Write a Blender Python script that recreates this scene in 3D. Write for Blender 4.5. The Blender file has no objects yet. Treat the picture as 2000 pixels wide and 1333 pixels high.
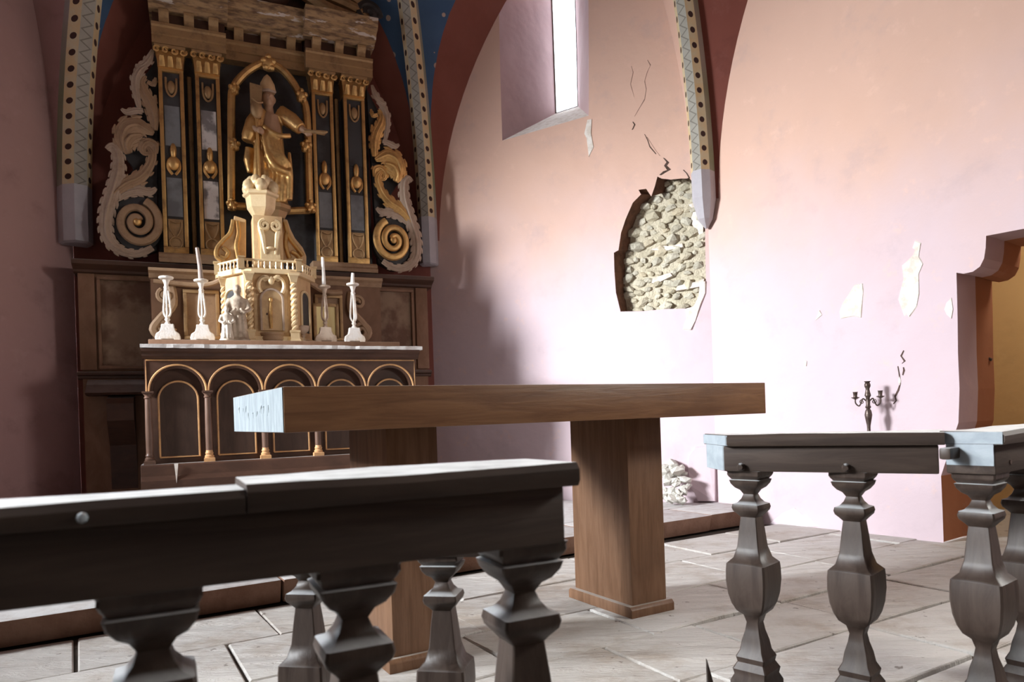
import bpy, bmesh, math, random
from mathutils import Vector, Matrix
from mathutils.geometry import tessellate_polygon

rnd = random.Random(11)
R = math.radians
SC = bpy.context.scene
COL = SC.collection

# ------------------------------------------------------------------ camera
F, CX, CY, ROLL, EYE = 1380.0, 1000.0, 810.0, R(1.9), 0.85
cam_d = bpy.data.cameras.new('camera')
cam = bpy.data.objects.new('camera', cam_d)
COL.objects.link(cam)
cr, sr = math.cos(ROLL), math.sin(ROLL)
cam.matrix_world = Matrix(((cr, sr, 0, 0), (0, 0, -1, 0), (-sr, cr, 0, EYE), (0, 0, 0, 1)))
cam_d.sensor_width = 36
cam_d.lens = F * 36 / 2000
cam_d.shift_y = (CY - 666.5) / 2000
cam_d.clip_start = 0.02
cam_d.dof.use_dof = True
cam_d.dof.focus_distance = 3.0
cam_d.dof.aperture_fstop = 5.6
SC.camera = cam

# ------------------------------------------------------------------ world, light, exposure
SC.view_settings.view_transform = 'Standard'
SC.view_settings.look = 'None'
SC.view_settings.exposure = 0.68
SC.view_settings.gamma = 1.0
SC.view_settings.use_curve_mapping = False
w = bpy.data.worlds.new('sky')
SC.world = w
w.use_nodes = True
w.node_tree.nodes['Background'].inputs[0].default_value = (0.80, 0.90, 1.0, 1)
w.node_tree.nodes['Background'].inputs[1].default_value = 5.0


def area(name, loc, target, sx, sy, power, color):
    d = bpy.data.lights.new(name, 'AREA')
    d.shape = 'RECTANGLE'
    d.size, d.size_y = sx, sy
    d.energy = power
    d.color = color
    o = bpy.data.objects.new(name, d)
    COL.objects.link(o)
    o.location = loc
    o.rotation_euler = (Vector(target) - Vector(loc)).to_track_quat('-Z', 'Y').to_euler()
    return o


# daylight through the window of the left wall, the lancet, the right window; the lamp behind the camera is added fill
area('daylight_left_window', (-7.5, 1.35, 3.57), (2.0, 4.5, 1.3), 1.9, 1.5, 1700, (0.92, 0.965, 1.0))
rwl = area('daylight_right_window', (3.82, 1.9, 2.3), (0.6, 1.9, 0.5), 0.7, 1.2, 64, (1.0, 0.985, 0.93))
rwl.data.spread = R(120)
area('added_nave_fill', (-1.0, -4.3, 1.9), (-0.8, 4.0, 2.2), 2.0, 2.6, 10, (1.0, 0.92, 0.84))  # added fill lamp behind the camera; no door opens there
nw = area('daylight_nave_window', (-4.75, 0.35, 2.6), (-0.2, 0.85, 0.75), 0.9, 1.3, 62, (0.92, 0.965, 1.0))
nw.data.spread = R(60)
area('daylight_sacristy', (3.55, 4.12, 2.4), (4.2, 4.7, 0.9), 0.5, 0.5, 14, (1.0, 0.93, 0.8))

# ------------------------------------------------------------------ pixel / frame helpers


def ray(u, v):
    a, b = (u - CX) / F, (CY - v) / F
    return Vector((a * cr + b * sr, 1.0, -a * sr + b * cr))


def at(u, v, Y):
    d = ray(u, v)
    return Vector((d.x * Y, Y, EYE + d.z * Y))


def onz(u, v, z):
    d = ray(u, v)
    t = (z - EYE) / d.z
    return Vector((d.x * t, t, z))


class Frame:
    """upright local frame: ex along, ey into the wall, ez up"""

    def __init__(s, x, y, deg):
        s.o = Vector((x, y, 0))
        s.deg = deg
        s.ex = Vector((math.cos(R(deg)), math.sin(R(deg)), 0))
        s.ey = Vector((-math.sin(R(deg)), math.cos(R(deg)), 0))

    def px(s, u, v, yl):
        d = ray(u, v)
        p = s.o + s.ey * yl
        t = (p.x * s.ey.x + p.y * s.ey.y) / (d.x * s.ey.x + d.y * s.ey.y)
        q = Vector((d.x * t, t, EYE + d.z * t))
        return ((q - s.o).dot(s.ex), q.z)

    def w(s, x, y, z):
        return s.o + s.ex * x + s.ey * y + Vector((0, 0, z))


ALT = Frame(-1.98, 5.89, 24)              # altar wall, x = 0 its middle


def A(u, v, y):
    x, z = ALT.px(u, v, y)
    return (x, y, z)


def dir_deg(a, b):
    return math.degrees(math.atan2(b[1] - a[1], b[0] - a[0]))


C1 = (1.57, 5.48)
C2 = (-0.70, 6.46)
C3 = (-3.26, 5.32)
C4 = (-4.86, 1.65)
C0 = (C1[0] + 0.624 * 3.4, C1[1] - 0.7815 * 3.4)
WIN = Frame(C2[0], C2[1], dir_deg(C2, C1))      # window wall, x from C2 to C1
RGT = Frame(C1[0], C1[1], dir_deg(C1, C0))      # right wall
LFT = Frame(C4[0], C4[1], dir_deg(C4, C3))      # left wall
dist = lambda a, b: math.hypot(a[0] - b[0], a[1] - b[1])

# ------------------------------------------------------------------ mesh builder


class G:
    def __init__(s):
        s.v, s.f, s.uv = [], [], None

    def add(s, vs, fs):
        n = len(s.v)
        s.v += [tuple(p) for p in vs]
        s.f += [tuple(i + n for i in f) for f in fs]
        return s

    def hexa(s, p):
        """8 corners: bottom 0-3 counter-clockwise, top 4-7"""
        return s.add(p, [(3, 2, 1, 0), (4, 5, 6, 7), (0, 1, 5, 4), (1, 2, 6, 5), (2, 3, 7, 6), (3, 0, 4, 7)])

    def box(s, x0, x1, y0, y1, z0, z1):
        return s.hexa([(x0, y0, z0), (x1, y0, z0), (x1, y1, z0), (x0, y1, z0), (x0, y0, z1), (x1, y0, z1), (x1, y1, z1), (x0, y1, z1)])

    def prism_y(s, poly, y0, y1):
        """outline in (x, z), front at y0, back at y1"""
        n = len(poly)
        vs = [(p[0], y0, p[1]) for p in poly] + [(p[0], y1, p[1]) for p in poly]
        area2 = sum(poly[i][0] * poly[(i + 1) % n][1] - poly[(i + 1) % n][0] * poly[i][1] for i in range(n))
        a, b = tuple(range(n)), tuple(range(2 * n - 1, n - 1, -1))
        fs = [a, b] + [(i, n + i, n + (i + 1) % n, (i + 1) % n) for i in range(n)]
        if area2 < 0:
            fs = [tuple(reversed(f)) for f in fs]
        return s.add(vs, fs)

    def prism_x(s, poly, x0, x1):
        """moulding: outline in (y, z), swept along x"""
        n = len(poly)
        vs = [(x0, p[0], p[1]) for p in poly] + [(x1, p[0], p[1]) for p in poly]
        fs = [tuple(range(n)), tuple(range(2 * n - 1, n - 1, -1))] + [(i, n + i, n + (i + 1) % n, (i + 1) % n) for i in range(n)]
        ar = sum(poly[i][0] * poly[(i + 1) % n][1] - poly[(i + 1) % n][0] * poly[i][1] for i in range(n))
        if ar > 0:
            fs = [tuple(reversed(f)) for f in fs]
        return s.add(vs, fs)

    def lathe(s, prof, c=(0, 0, 0), n=16, rot=0.0, sx=1.0, sy=1.0):
        """prof: (r, z) from bottom to top"""
        vs, fs = [], []
        for (r, z) in prof:
            for k in range(n):
                t = rot + 2 * math.pi * k / n
                vs.append((c[0] + r * sx * math.cos(t), c[1] + r * sy * math.sin(t), c[2] + z))
        m = len(prof)
        for i in range(m - 1):
            for k in range(n):
                a, b = i * n + k, i * n + (k + 1) % n
                fs.append((a, b, b + n, a + n))
        fs.append(tuple(range(n - 1, -1, -1)))
        fs.append(tuple(range((m - 1) * n, m * n)))
        return s.add(vs, fs)

    def square(s, prof, c=(0, 0, 0)):
        return s.lathe([(r * math.sqrt(2), z) for r, z in prof], c, 4, math.pi / 4)

    def tube(s, path, rad, n=8, flat=1.0, nrm=None):
        """round bar along path; with nrm the section is squeezed along nrm by flat"""
        P = [Vector(p) for p in path]
        m = len(P)
        if not isinstance(rad, (list, tuple)):
            rad = [rad] * m
        vs, fs = [], []
        up = Vector(nrm) if nrm else None
        last = None
        for i in range(m):
            t = (P[min(i + 1, m - 1)] - P[max(i - 1, 0)]).normalized()
            if up is not None:
                a = up.copy()
            else:
                a = last if last is not None else (Vector((0, 0, 1)) if abs(t.z) < 0.9 else Vector((1, 0, 0)))
            a = (a - t * a.dot(t))
            a = a.normalized() if a.length > 1e-6 else Vector((1, 0, 0))
            last = a
            b = t.cross(a)
            for k in range(n):
                q = 2 * math.pi * k / n
                vs.append(P[i] + a * (math.cos(q) * rad[i] * flat) + b * (math.sin(q) * rad[i]))
        for i in range(m - 1):
            for k in range(n):
                x, y = i * n + k, i * n + (k + 1) % n
                fs.append((x, y, y + n, x + n))
        fs.append(tuple(range(n - 1, -1, -1)))
        fs.append(tuple(range((m - 1) * n, m * n)))
        return s.add(vs, fs)

    def ell(s, c, rx, ry, rz, n=10, m=7):
        vs, fs = [(c[0], c[1], c[2] - rz)], []
        for i in range(1, m):
            p = -math.pi / 2 + math.pi * i / m
            for k in range(n):
                q = 2 * math.pi * k / n
                vs.append((c[0] + rx * math.cos(p) * math.cos(q), c[1] + ry * math.cos(p) * math.sin(q), c[2] + rz * math.sin(p)))
        vs.append((c[0], c[1], c[2] + rz))
        for k in range(n):
            fs.append((0, 1 + (k + 1) % n, 1 + k))
            for i in range(m - 2):
                a, b = 1 + i * n + k, 1 + i * n + (k + 1) % n
                fs.append((a, b, b + n, a + n))
            fs.append((len(vs) - 1, 1 + (m - 2) * n + k, 1 + (m - 2) * n + (k + 1) % n))
        return s.add(vs, fs)


def smooth_path(pts, k=4):
    """Catmull-Rom through the points"""
    P = [Vector(p) for p in pts]
    out = []
    for i in range(len(P) - 1):
        a, b, c, d = P[max(i - 1, 0)], P[i], P[i + 1], P[min(i + 2, len(P) - 1)]
        for j in range(k):
            t = j / k
            out.append(0.5 * ((2 * b) + (c - a) * t + (2 * a - 5 * b + 4 * c - d) * t * t + (3 * b - a - 3 * c + d) * t ** 3))
    out.append(P[-1])
    return out


def spiral(c, r0, r1, turns, t0, y, sgn=1, n=44):
    out = []
    for i in range(n + 1):
        k = i / n
        t = t0 + sgn * 2 * math.pi * turns * k
        r = r0 + (r1 - r0) * k
        out.append((c[0] + r * math.cos(t), y, c[1] + r * math.sin(t)))
    return out


def obj(name, g, m=None, parent=None, smooth=True, bev=0.0, loc=None, rot=0.0, kind=None, label=None):
    me = bpy.data.meshes.new(name)
    me.from_pydata([tuple(v) for v in g.v], [], g.f)
    if bev:
        bm = bmesh.new()
        bm.from_mesh(me)
        ed = [e for e in bm.edges if len(e.link_faces) == 2 and e.calc_face_angle(0) > 0.5]
        bmesh.ops.bevel(bm, geom=ed, offset=bev, segments=2, profile=0.6, affect='EDGES', clamp_overlap=True)
        bm.to_mesh(me)
        bm.free()
    if g.uv:
        lay = me.uv_layers.new(name='UVMap')
        for lp in me.loops:
            lay.data[lp.index].uv = g.uv[lp.vertex_index]
    if smooth:
        me.shade_smooth()
        me.set_sharp_from_angle(angle=R(38))
    me.validate()
    o = bpy.data.objects.new(name, me)
    COL.objects.link(o)
    if m:
        me.materials.append(m)
    if parent:
        o.parent = parent
    if loc:
        o.location = loc
    o.rotation_euler.z = rot
    if kind:
        o['kind'] = kind
    if label:
        o['label'] = label
    return o


def blob(name, g, m, vox, parent=None, sm=3, loc=None):
    """melt overlapping solids into one continuous carved surface"""
    o = obj(name + '_raw', g, None, None, smooth=False)
    md = o.modifiers.new('r', 'REMESH')
    md.mode = 'VOXEL'
    md.voxel_size = vox
    s = o.modifiers.new('s', 'SMOOTH')
    s.factor, s.iterations = 0.5, sm
    dg = bpy.context.evaluated_depsgraph_get()
    me = bpy.data.meshes.new_from_object(o.evaluated_get(dg))
    old = o.data
    bpy.data.objects.remove(o)
    bpy.data.meshes.remove(old)
    me.name = name
    me.materials.clear()
    me.materials.append(m)
    me.shade_smooth()
    q = bpy.data.objects.new(name, me)
    COL.objects.link(q)
    if parent:
        q.parent = parent
    if loc:
        q.location = loc
    return q


def thing(name, label, cat, loc=(0, 0, 0), rotz=0.0, group=None):
    o = bpy.data.objects.new(name, None)
    o.empty_display_size = 0.05
    COL.objects.link(o)
    o.location = loc
    o.rotation_euler.z = rotz
    return tag(o, label, cat, group)


def tag(o, label, cat, group=None):
    o['label'] = label
    o['category'] = cat
    if group:
        o['group'] = group
    return o


def dup(o, parent=None):
    c = o.copy()
    COL.objects.link(c)
    if parent:
        c.parent = parent
    for ch in list(o.children):
        dup(ch, c)
    return c


# ------------------------------------------------------------------ materials


class NT:
    def __init__(s, name, rough=0.8, metal=0.0, spec=0.3):
        s.m = bpy.data.materials.new(name)
        s.m.use_nodes = True
        s.t = s.m.node_tree
        s.b = s.t.nodes['Principled BSDF']
        s.b.inputs['Roughness'].default_value = rough
        s.b.inputs['Metallic'].default_value = metal
        s.b.inputs['Specular IOR Level'].default_value = spec
        s.geo = s.t.nodes.new('ShaderNodeNewGeometry')
        s.tc = s.t.nodes.new('ShaderNodeTexCoord')

    def n(s, t, **kw):
        q = s.t.nodes.new(t)
        for k, v in kw.items():
            setattr(q, k, v)
        return q

    def link(s, a, b):
        s.t.links.new(a, b)

    def put(s, sock, v):
        if isinstance(v, bpy.types.NodeSocket):
            s.link(v, sock)
        elif isinstance(v, tuple) and len(v) == 3 and sock.type == 'RGBA':
            sock.default_value = (*v, 1)
        else:
            sock.default_value = v

    def mapped(s, vec, scale):
        q = s.n('ShaderNodeMapping')
        s.link(vec, q.inputs[0])
        q.inputs['Scale'].default_value = scale
        return q.outputs[0]

    def noise(s, scale, detail=4, rough=0.6, vec=None, dist=0.0):
        q = s.n('ShaderNodeTexNoise')
        q.inputs['Scale'].default_value = scale
        q.inputs['Detail'].default_value = detail
        q.inputs['Roughness'].default_value = rough
        q.inputs['Distortion'].default_value = dist
        s.link(vec if vec is not None else s.tc.outputs['Object'], q.inputs['Vector'])
        return q.outputs['Fac']

    def ramp(s, fac, a, b):
        q = s.n('ShaderNodeMapRange')
        q.interpolation_type = 'SMOOTHSTEP'
        s.link(fac, q.inputs[0])
        q.inputs[1].default_value, q.inputs[2].default_value = a, b
        return q.outputs[0]

    def mix(s, fac, a, b):
        q = s.n('ShaderNodeMix', data_type='RGBA')
        s.put(q.inputs[0], fac)
        s.put(q.inputs[6], a)
        s.put(q.inputs[7], b)
        return q.outputs[2]

    def math(s, op, a, b=0.0, c=None):
        q = s.n('ShaderNodeMath', operation=op)
        s.put(q.inputs[0], a)
        s.put(q.inputs[1], b)
        if c is not None:
            s.put(q.inputs[2], c)
        return q.outputs[0]

    def xyz(s, v):
        q = s.n('ShaderNodeSeparateXYZ')
        s.link(v, q.inputs[0])
        return q.outputs

    def color(s, c):
        s.put(s.b.inputs['Base Color'], c)
        return s

    def bump(s, h, strength=0.3, dist=0.02):
        q = s.n('ShaderNodeBump')
        q.inputs['Strength'].default_value = strength
        q.inputs['Distance'].default_value = dist
        s.link(h, q.inputs['Height'])
        if s.b.inputs['Normal'].is_linked:
            s.link(s.b.inputs['Normal'].links[0].from_socket, q.inputs['Normal'])
        s.link(q.outputs[0], s.b.inputs['Normal'])
        return s

    def dusted(s, base, dust=(0.55, 0.56, 0.56), lo=0.75, hi=0.97, amt=0.85, scale=14):
        """dust lying on what faces up"""
        z = s.xyz(s.geo.outputs['Normal'])[2]
        k = s.ramp(z, lo, hi)
        k = s.math('MULTIPLY', k, s.math('MULTIPLY_ADD', s.ramp(s.noise(scale), 0.25, 0.6), 0.35 * amt, 0.65 * amt))
        return s.mix(k, base, dust)


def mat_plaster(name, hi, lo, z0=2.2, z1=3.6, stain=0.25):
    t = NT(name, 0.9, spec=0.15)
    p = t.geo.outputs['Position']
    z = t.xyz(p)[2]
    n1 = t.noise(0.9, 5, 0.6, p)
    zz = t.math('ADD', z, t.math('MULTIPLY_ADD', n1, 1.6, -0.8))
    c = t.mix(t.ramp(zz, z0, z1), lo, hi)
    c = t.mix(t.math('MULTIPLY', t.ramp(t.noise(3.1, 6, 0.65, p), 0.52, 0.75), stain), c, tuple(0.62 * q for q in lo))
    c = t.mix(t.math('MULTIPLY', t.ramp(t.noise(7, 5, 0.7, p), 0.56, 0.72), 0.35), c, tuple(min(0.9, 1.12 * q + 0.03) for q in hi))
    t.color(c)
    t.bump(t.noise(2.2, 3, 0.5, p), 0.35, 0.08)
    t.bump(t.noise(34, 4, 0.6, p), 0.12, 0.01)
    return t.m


M = {}
M['pink'] = mat_plaster('pink_plaster', (0.68, 0.445, 0.35), (0.60, 0.48, 0.515), 1.3, 3.0)  # upper-wall shade and dimmer lower wall put into the height colours
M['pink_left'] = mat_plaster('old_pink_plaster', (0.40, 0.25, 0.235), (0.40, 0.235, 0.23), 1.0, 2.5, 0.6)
M['dark_red'] = mat_plaster('dark_red_plaster', (0.20, 0.065, 0.048), (0.20, 0.07, 0.055), 2, 4, 0.5)
M['reveal'] = mat_plaster('reveal_plaster', (0.52, 0.36, 0.36), (0.50, 0.37, 0.40))  # pink plaster with the shade of the reveals put into its mauve
M['terracotta'] = mat_plaster('terracotta_plaster', (0.34, 0.15, 0.09), (0.36, 0.15, 0.08))
M['ochre'] = mat_plaster('ochre_plaster', (0.50, 0.33, 0.15), (0.52, 0.34, 0.16))
M['nave'] = mat_plaster('nave_plaster', (0.30, 0.19, 0.16), (0.30, 0.19, 0.16))


def simple(name, c1, c2, scale=6, rough=0.7, metal=0.0, bump=0.2, bd=0.01, spec=0.3, lo=0.4, hi=0.65):
    t = NT(name, rough, metal, spec)
    t.color(t.mix(t.ramp(t.noise(scale), lo, hi), c1, c2))
    if bump:
        t.bump(t.noise(scale * 5), bump, bd)
    return t.m


M['white_plaster'] = simple('bare_plaster_and_lit_sill', (0.80, 0.74, 0.68), (0.66, 0.58, 0.50), 20, 0.95, bump=0.5)
M['hairline'] = simple('hairline', (0.44, 0.29, 0.24), (0.36, 0.22, 0.18), 20, 0.95, bump=0)
M['lime_bloom'] = simple('lime_bloom', (0.70, 0.60, 0.64), (0.64, 0.53, 0.57), 20, 0.95, bump=0.4)
M['crack'] = simple('crack', (0.10, 0.06, 0.05), (0.05, 0.03, 0.02), 20, 0.95)
M['mortar'] = simple('lime_mortar', (0.66, 0.59, 0.45), (0.52, 0.46, 0.34), 14, 0.95, bump=0.8, bd=0.02)
M['brown_break'] = simple('brown_break', (0.17, 0.085, 0.05), (0.10, 0.05, 0.03), 12, 0.95, bump=0.7)


def mat_stone(name, cols, scale=5, bump=0.5):
    t = NT(name, 0.92, spec=0.2)
    oi = t.n('ShaderNodeObjectInfo')
    q = t.n('ShaderNodeValToRGB')
    t.link(oi.outputs['Random'], q.inputs[0])
    q.color_ramp.interpolation = 'LINEAR'
    el = q.color_ramp.elements
    el[0].color, el[1].color = (*cols[0], 1), (*cols[-1], 1)
    for i, c in enumerate(cols[1:-1]):
        e = el.new((i + 1) / (len(cols) - 1))
        e.color = (*c, 1)
    p = t.geo.outputs['Position']
    c = t.mix(t.math('MULTIPLY', t.ramp(t.noise(scale, 6, 0.65, p), 0.42, 0.7), 0.5), q.outputs[0], tuple(0.55 * x for x in cols[0]))
    t.color(c)
    t.bump(t.noise(scale * 2.2, 6, 0.7, p), bump, 0.02)
    return t.m


M['rubble'] = mat_stone('rubble_stone', [(0.66, 0.59, 0.44), (0.58, 0.52, 0.38), (0.74, 0.69, 0.56), (0.54, 0.50, 0.40), (0.68, 0.58, 0.41)], 16, 1.0)
M['chunk'] = mat_stone('fallen_plaster', [(0.62, 0.58, 0.52), (0.70, 0.68, 0.62), (0.50, 0.47, 0.42)], 14, 0.9)


def mat_flag():
    t = NT('worn_flagstone', 0.75, spec=0.35)
    oi = t.n('ShaderNodeObjectInfo')
    p = t.geo.outputs['Position']
    k = oi.outputs['Random']
    c = t.mix(k, (0.47, 0.435, 0.40), (0.60, 0.575, 0.545))
    c = t.mix(t.math('MULTIPLY', t.ramp(t.noise(2.3, 6, 0.7, p), 0.46, 0.70), 0.7), c, (0.33, 0.26, 0.20))
    c = t.mix(t.math('MULTIPLY', t.ramp(t.noise(17, 3, 0.6, p), 0.66, 0.72), 0.7), c, (0.12, 0.09, 0.07))
    rp = t.n('ShaderNodeMapping')
    t.link(p, rp.inputs[0])
    rp.inputs['Rotation'].default_value = (0, 0, R(-32))
    rp.inputs['Scale'].default_value = (1.0, 4.5, 1.0)
    chis = t.noise(4.0, 6, 0.7, rp.outputs[0], 0.4)
    c = t.mix(t.math('MULTIPLY', t.ramp(chis, 0.36, 0.24), 0.75), c, (0.13, 0.11, 0.095))
    t.color(c)
    t.bump(chis, 0.8, 0.04)
    t.bump(t.noise(40, 4, 0.6, p), 0.2, 0.006)
    return t.m


M['flag'] = mat_flag()
M['joint'] = simple('floor_joint_earth', (0.10, 0.08, 0.065), (0.06, 0.05, 0.04), 10, 0.95)


def mat_wood(name, a, b, dust=None, axis=(1.2, 14, 14), rough=0.55, spec=0.35, amt=0.85, bump=0.25, scale=2.5):
    t = NT(name, rough, spec=spec)
    v = t.mapped(t.tc.outputs['Object'], axis)
    g = t.noise(scale, 6, 0.65, v, 0.6)
    c = t.mix(t.ramp(g, 0.3, 0.7), a, b)
    c = t.mix(t.math('MULTIPLY', t.ramp(t.noise(2.0, 4), 0.45, 0.75), 0.4), c, tuple(0.5 * x for x in a))
    if dust:
        c = t.dusted(c, dust, amt=amt)
    t.color(c)
    t.bump(g, bump, 0.006)
    return t.m


M['table_wood'] = mat_wood('brown_table_wood', (0.125, 0.055, 0.024), (0.20, 0.098, 0.045), (0.40, 0.34, 0.29), rough=0.42)
M['table_leg'] = mat_wood('brown_table_leg_wood', (0.125, 0.060, 0.029), (0.19, 0.100, 0.055), (0.40, 0.36, 0.32), axis=(14, 14, 1.2), rough=0.45)
M['rail_wood'] = mat_wood('old_rail_wood', (0.032, 0.020, 0.015), (0.062, 0.042, 0.032), (0.74, 0.74, 0.73), rough=0.6, amt=0.95)
M['baluster'] = mat_wood('old_baluster_wood', (0.032, 0.020, 0.015), (0.062, 0.043, 0.034), (0.50, 0.51, 0.52), axis=(12, 12, 1.5), rough=0.45)
M['rail_end'] = mat_wood('window_lit_rail_wood', (0.26, 0.30, 0.33), (0.36, 0.40, 0.43), (0.6, 0.6, 0.6), axis=(6, 6, 6), rough=0.7)  # cool window light on the rail ends put into the colour
M['altar_wood'] = mat_wood('dark_altar_wood', (0.060, 0.028, 0.017), (0.090, 0.042, 0.026), (0.45, 0.42, 0.40), rough=0.5, axis=(2, 10, 4))
M['panel_wood'] = mat_wood('dark_panel_wood', (0.045, 0.024, 0.016), (0.070, 0.038, 0.026), None, rough=0.5, axis=(8, 8, 1.5))
M['column_wood'] = mat_wood('colonnette_wood', (0.10, 0.052, 0.034), (0.15, 0.085, 0.06), None, rough=0.4, axis=(10, 10, 2))
M['cabinet'] = mat_wood('flaking_painted_wood', (0.17, 0.085, 0.045), (0.23, 0.125, 0.075), (0.4, 0.33, 0.27), rough=0.65, axis=(3, 3, 1.5))
M['cabinet_panel'] = simple('peeling_painted_panel', (0.24, 0.155, 0.10), (0.12, 0.060, 0.036), 3.5, 0.7, bump=0.4, lo=0.42, hi=0.6)
M['gild_line'] = simple('ochre_painted_line', (0.62, 0.34, 0.15), (0.45, 0.25, 0.12), 12, 0.5, bump=0)
M['marble_edge'] = simple('pale_slab_edge', (0.62, 0.60, 0.58), (0.48, 0.44, 0.42), 10, 0.5)


def mat_gold(name, c, dark, rough=0.38, metal=0.75, worn=0.55, chalk=None):
    t = NT(name, rough, metal, 0.5)
    n1 = t.noise(9, 6, 0.7)
    col = t.mix(t.math('MULTIPLY', t.ramp(n1, 0.46, 0.7), worn), c, dark)
    if chalk:
        col = t.mix(t.math('MULTIPLY', t.ramp(t.noise(5.0, 5, 0.7), 0.56, 0.66), 0.8), col, chalk)
    t.color(col)
    t.bump(t.noise(40, 5, 0.7), 0.35, 0.008)
    return t.m


M['gold'] = mat_gold('old_gilding', (0.66, 0.40, 0.15), (0.20, 0.10, 0.05))
M['gold_dark'] = mat_gold('dulled_gilding', (0.40, 0.25, 0.12), (0.13, 0.075, 0.045), 0.5, 0.5)
M['gold_pale'] = mat_gold('pale_gilded_wood', (0.60, 0.40, 0.21), (0.32, 0.19, 0.09), 0.5, 0.25, 0.4)
M['cream_gilt'] = mat_gold('cream_and_gold_paint', (0.74, 0.56, 0.33), (0.50, 0.32, 0.14), 0.38, 0.25, 0.5)
M['carving'] = mat_gold('bare_carved_wood', (0.34, 0.215, 0.125), (0.20, 0.115, 0.065), 0.6, 0.1, 0.6)
M['carving_pale'] = mat_gold('chalky_carved_wood', (0.40, 0.295, 0.22), (0.24, 0.15, 0.10), 0.65, 0.05, 0.5)
t = NT('flaking_cornice', 0.6, 0.2, 0.4)
v = t.mapped(t.tc.outputs['Object'], (2.2, 6, 9))
cc = t.mix(t.ramp(t.noise(5, 5, 0.6, v), 0.4, 0.65), (0.38, 0.24, 0.12), (0.16, 0.095, 0.055))
cc = t.mix(t.math('MULTIPLY', t.ramp(t.noise(1.5, 5, 0.6, v), 0.585, 0.62), 0.9), cc, (0.60, 0.53, 0.47))
t.color(cc)
t.bump(t.noise(8, 6, 0.7, v), 0.5, 0.01)
M['cornice'] = t.m
M['slate'] = simple('dark_slate_paint', (0.060, 0.058, 0.060), (0.035, 0.030, 0.028), 5, 0.45)
M['grey_inlay'] = simple('grey_inlay', (0.20, 0.21, 0.22), (0.13, 0.13, 0.135), 5, 0.4)
M['pale_inlay'] = simple('flaked_white_inlay', (0.66, 0.62, 0.60), (0.22, 0.20, 0.20), 6, 0.6, lo=0.45, hi=0.58)
M['white_paint'] = simple('white_candlestick_paint', (0.80, 0.76, 0.72), (0.66, 0.56, 0.46), 14, 0.5)
M['wax'] = simple('candle_wax', (0.86, 0.83, 0.78), (0.78, 0.74, 0.68), 8, 0.5, bump=0.1)
M['grey_wax'] = simple('sooty_candle_wax', (0.34, 0.27, 0.24), (0.24, 0.19, 0.17), 8, 0.6, bump=0.1)
M['statuette'] = simple('worn_plaster_figure', (0.72, 0.64, 0.54), (0.44, 0.35, 0.27), 14, 0.6)
M['statuette_dark'] = simple('faded_plaster_figure', (0.52, 0.42, 0.32), (0.30, 0.22, 0.16), 14, 0.6)
M['yellow'] = simple('yellow_card', (0.95, 0.82, 0.42), (0.92, 0.78, 0.38), 4, 0.7, bump=0)
M['iron'] = simple('dark_bronze', (0.075, 0.050, 0.042), (0.13, 0.10, 0.085), 16, 0.35, 0.6)
M['skin'] = mat_gold('statue_flesh_paint', (0.42, 0.25, 0.15), (0.28, 0.15, 0.09), 0.55, 0.1, 0.5)


def mat_rib():
    t = NT('painted_rib', 0.85, spec=0.15)
    uv = t.xyz(t.tc.outputs['UV'])
    u, v = uv[0], uv[1]
    u5 = t.math('MULTIPLY', u, 5.0)
    fr = t.math('FRACT', u5)
    seg = t.math('FLOOR', u5)
    p = t.geo.outputs['Position']
    n = t.noise(9, 5, 0.65, p)
    isoch = t.math('ADD', t.math('COMPARE', seg, 1.0, 0.1), t.math('COMPARE', seg, 3.0, 0.1))
    ismid = t.math('COMPARE', seg, 2.0, 0.1)
    grey = t.mix(n, (0.26, 0.24, 0.20), (0.40, 0.38, 0.33))
    side = t.mix(t.ramp(t.noise(1.2, 3, 0.5, p), 0.35, 0.65), (0.24, 0.27, 0.17), (0.36, 0.33, 0.31))
    och = t.mix(t.ramp(n, 0.35, 0.7), (0.60, 0.44, 0.25), (0.56, 0.50, 0.35))
    c = t.mix(isoch, side, och)
    c = t.mix(ismid, c, grey)
    # dots
    dx = t.math('MULTIPLY', t.math('SUBTRACT', fr, 0.5), 0.075)
    dy = t.math('MULTIPLY', t.math('SUBTRACT', t.math('FRACT', t.math('DIVIDE', v, 0.105)), 0.5), 0.105)
    rr = t.math('ADD', t.math('MULTIPLY', dx, dx), t.math('MULTIPLY', dy, dy))
    dot = t.math('MULTIPLY', t.math('LESS_THAN', rr, 0.021 ** 2), isoch)
    c = t.mix(dot, c, (0.055, 0.028, 0.025))
    # zigzag on the middle face
    tri = t.math('ABSOLUTE', t.math('SUBTRACT', t.math('FRACT', t.math('DIVIDE', v, 0.075)), 0.5))
    zz = t.math('LESS_THAN', t.math('ABSOLUTE', t.math('SUBTRACT', t.math('MULTIPLY_ADD', tri, 1.5, 0.12), fr)), 0.09)
    c = t.mix(t.math('MULTIPLY', t.math('MULTIPLY', zz, ismid), 0.6), c, (0.10, 0.085, 0.075))
    # bare grey stone at the foot
    foot = t.math('LESS_THAN', v, 0.42)
    c = t.mix(foot, c, t.mix(n, (0.36, 0.33, 0.36), (0.52, 0.50, 0.52)))
    t.color(c)
    t.bump(t.noise(26, 5, 0.6, p), 0.25, 0.01)
    return t.m


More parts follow.
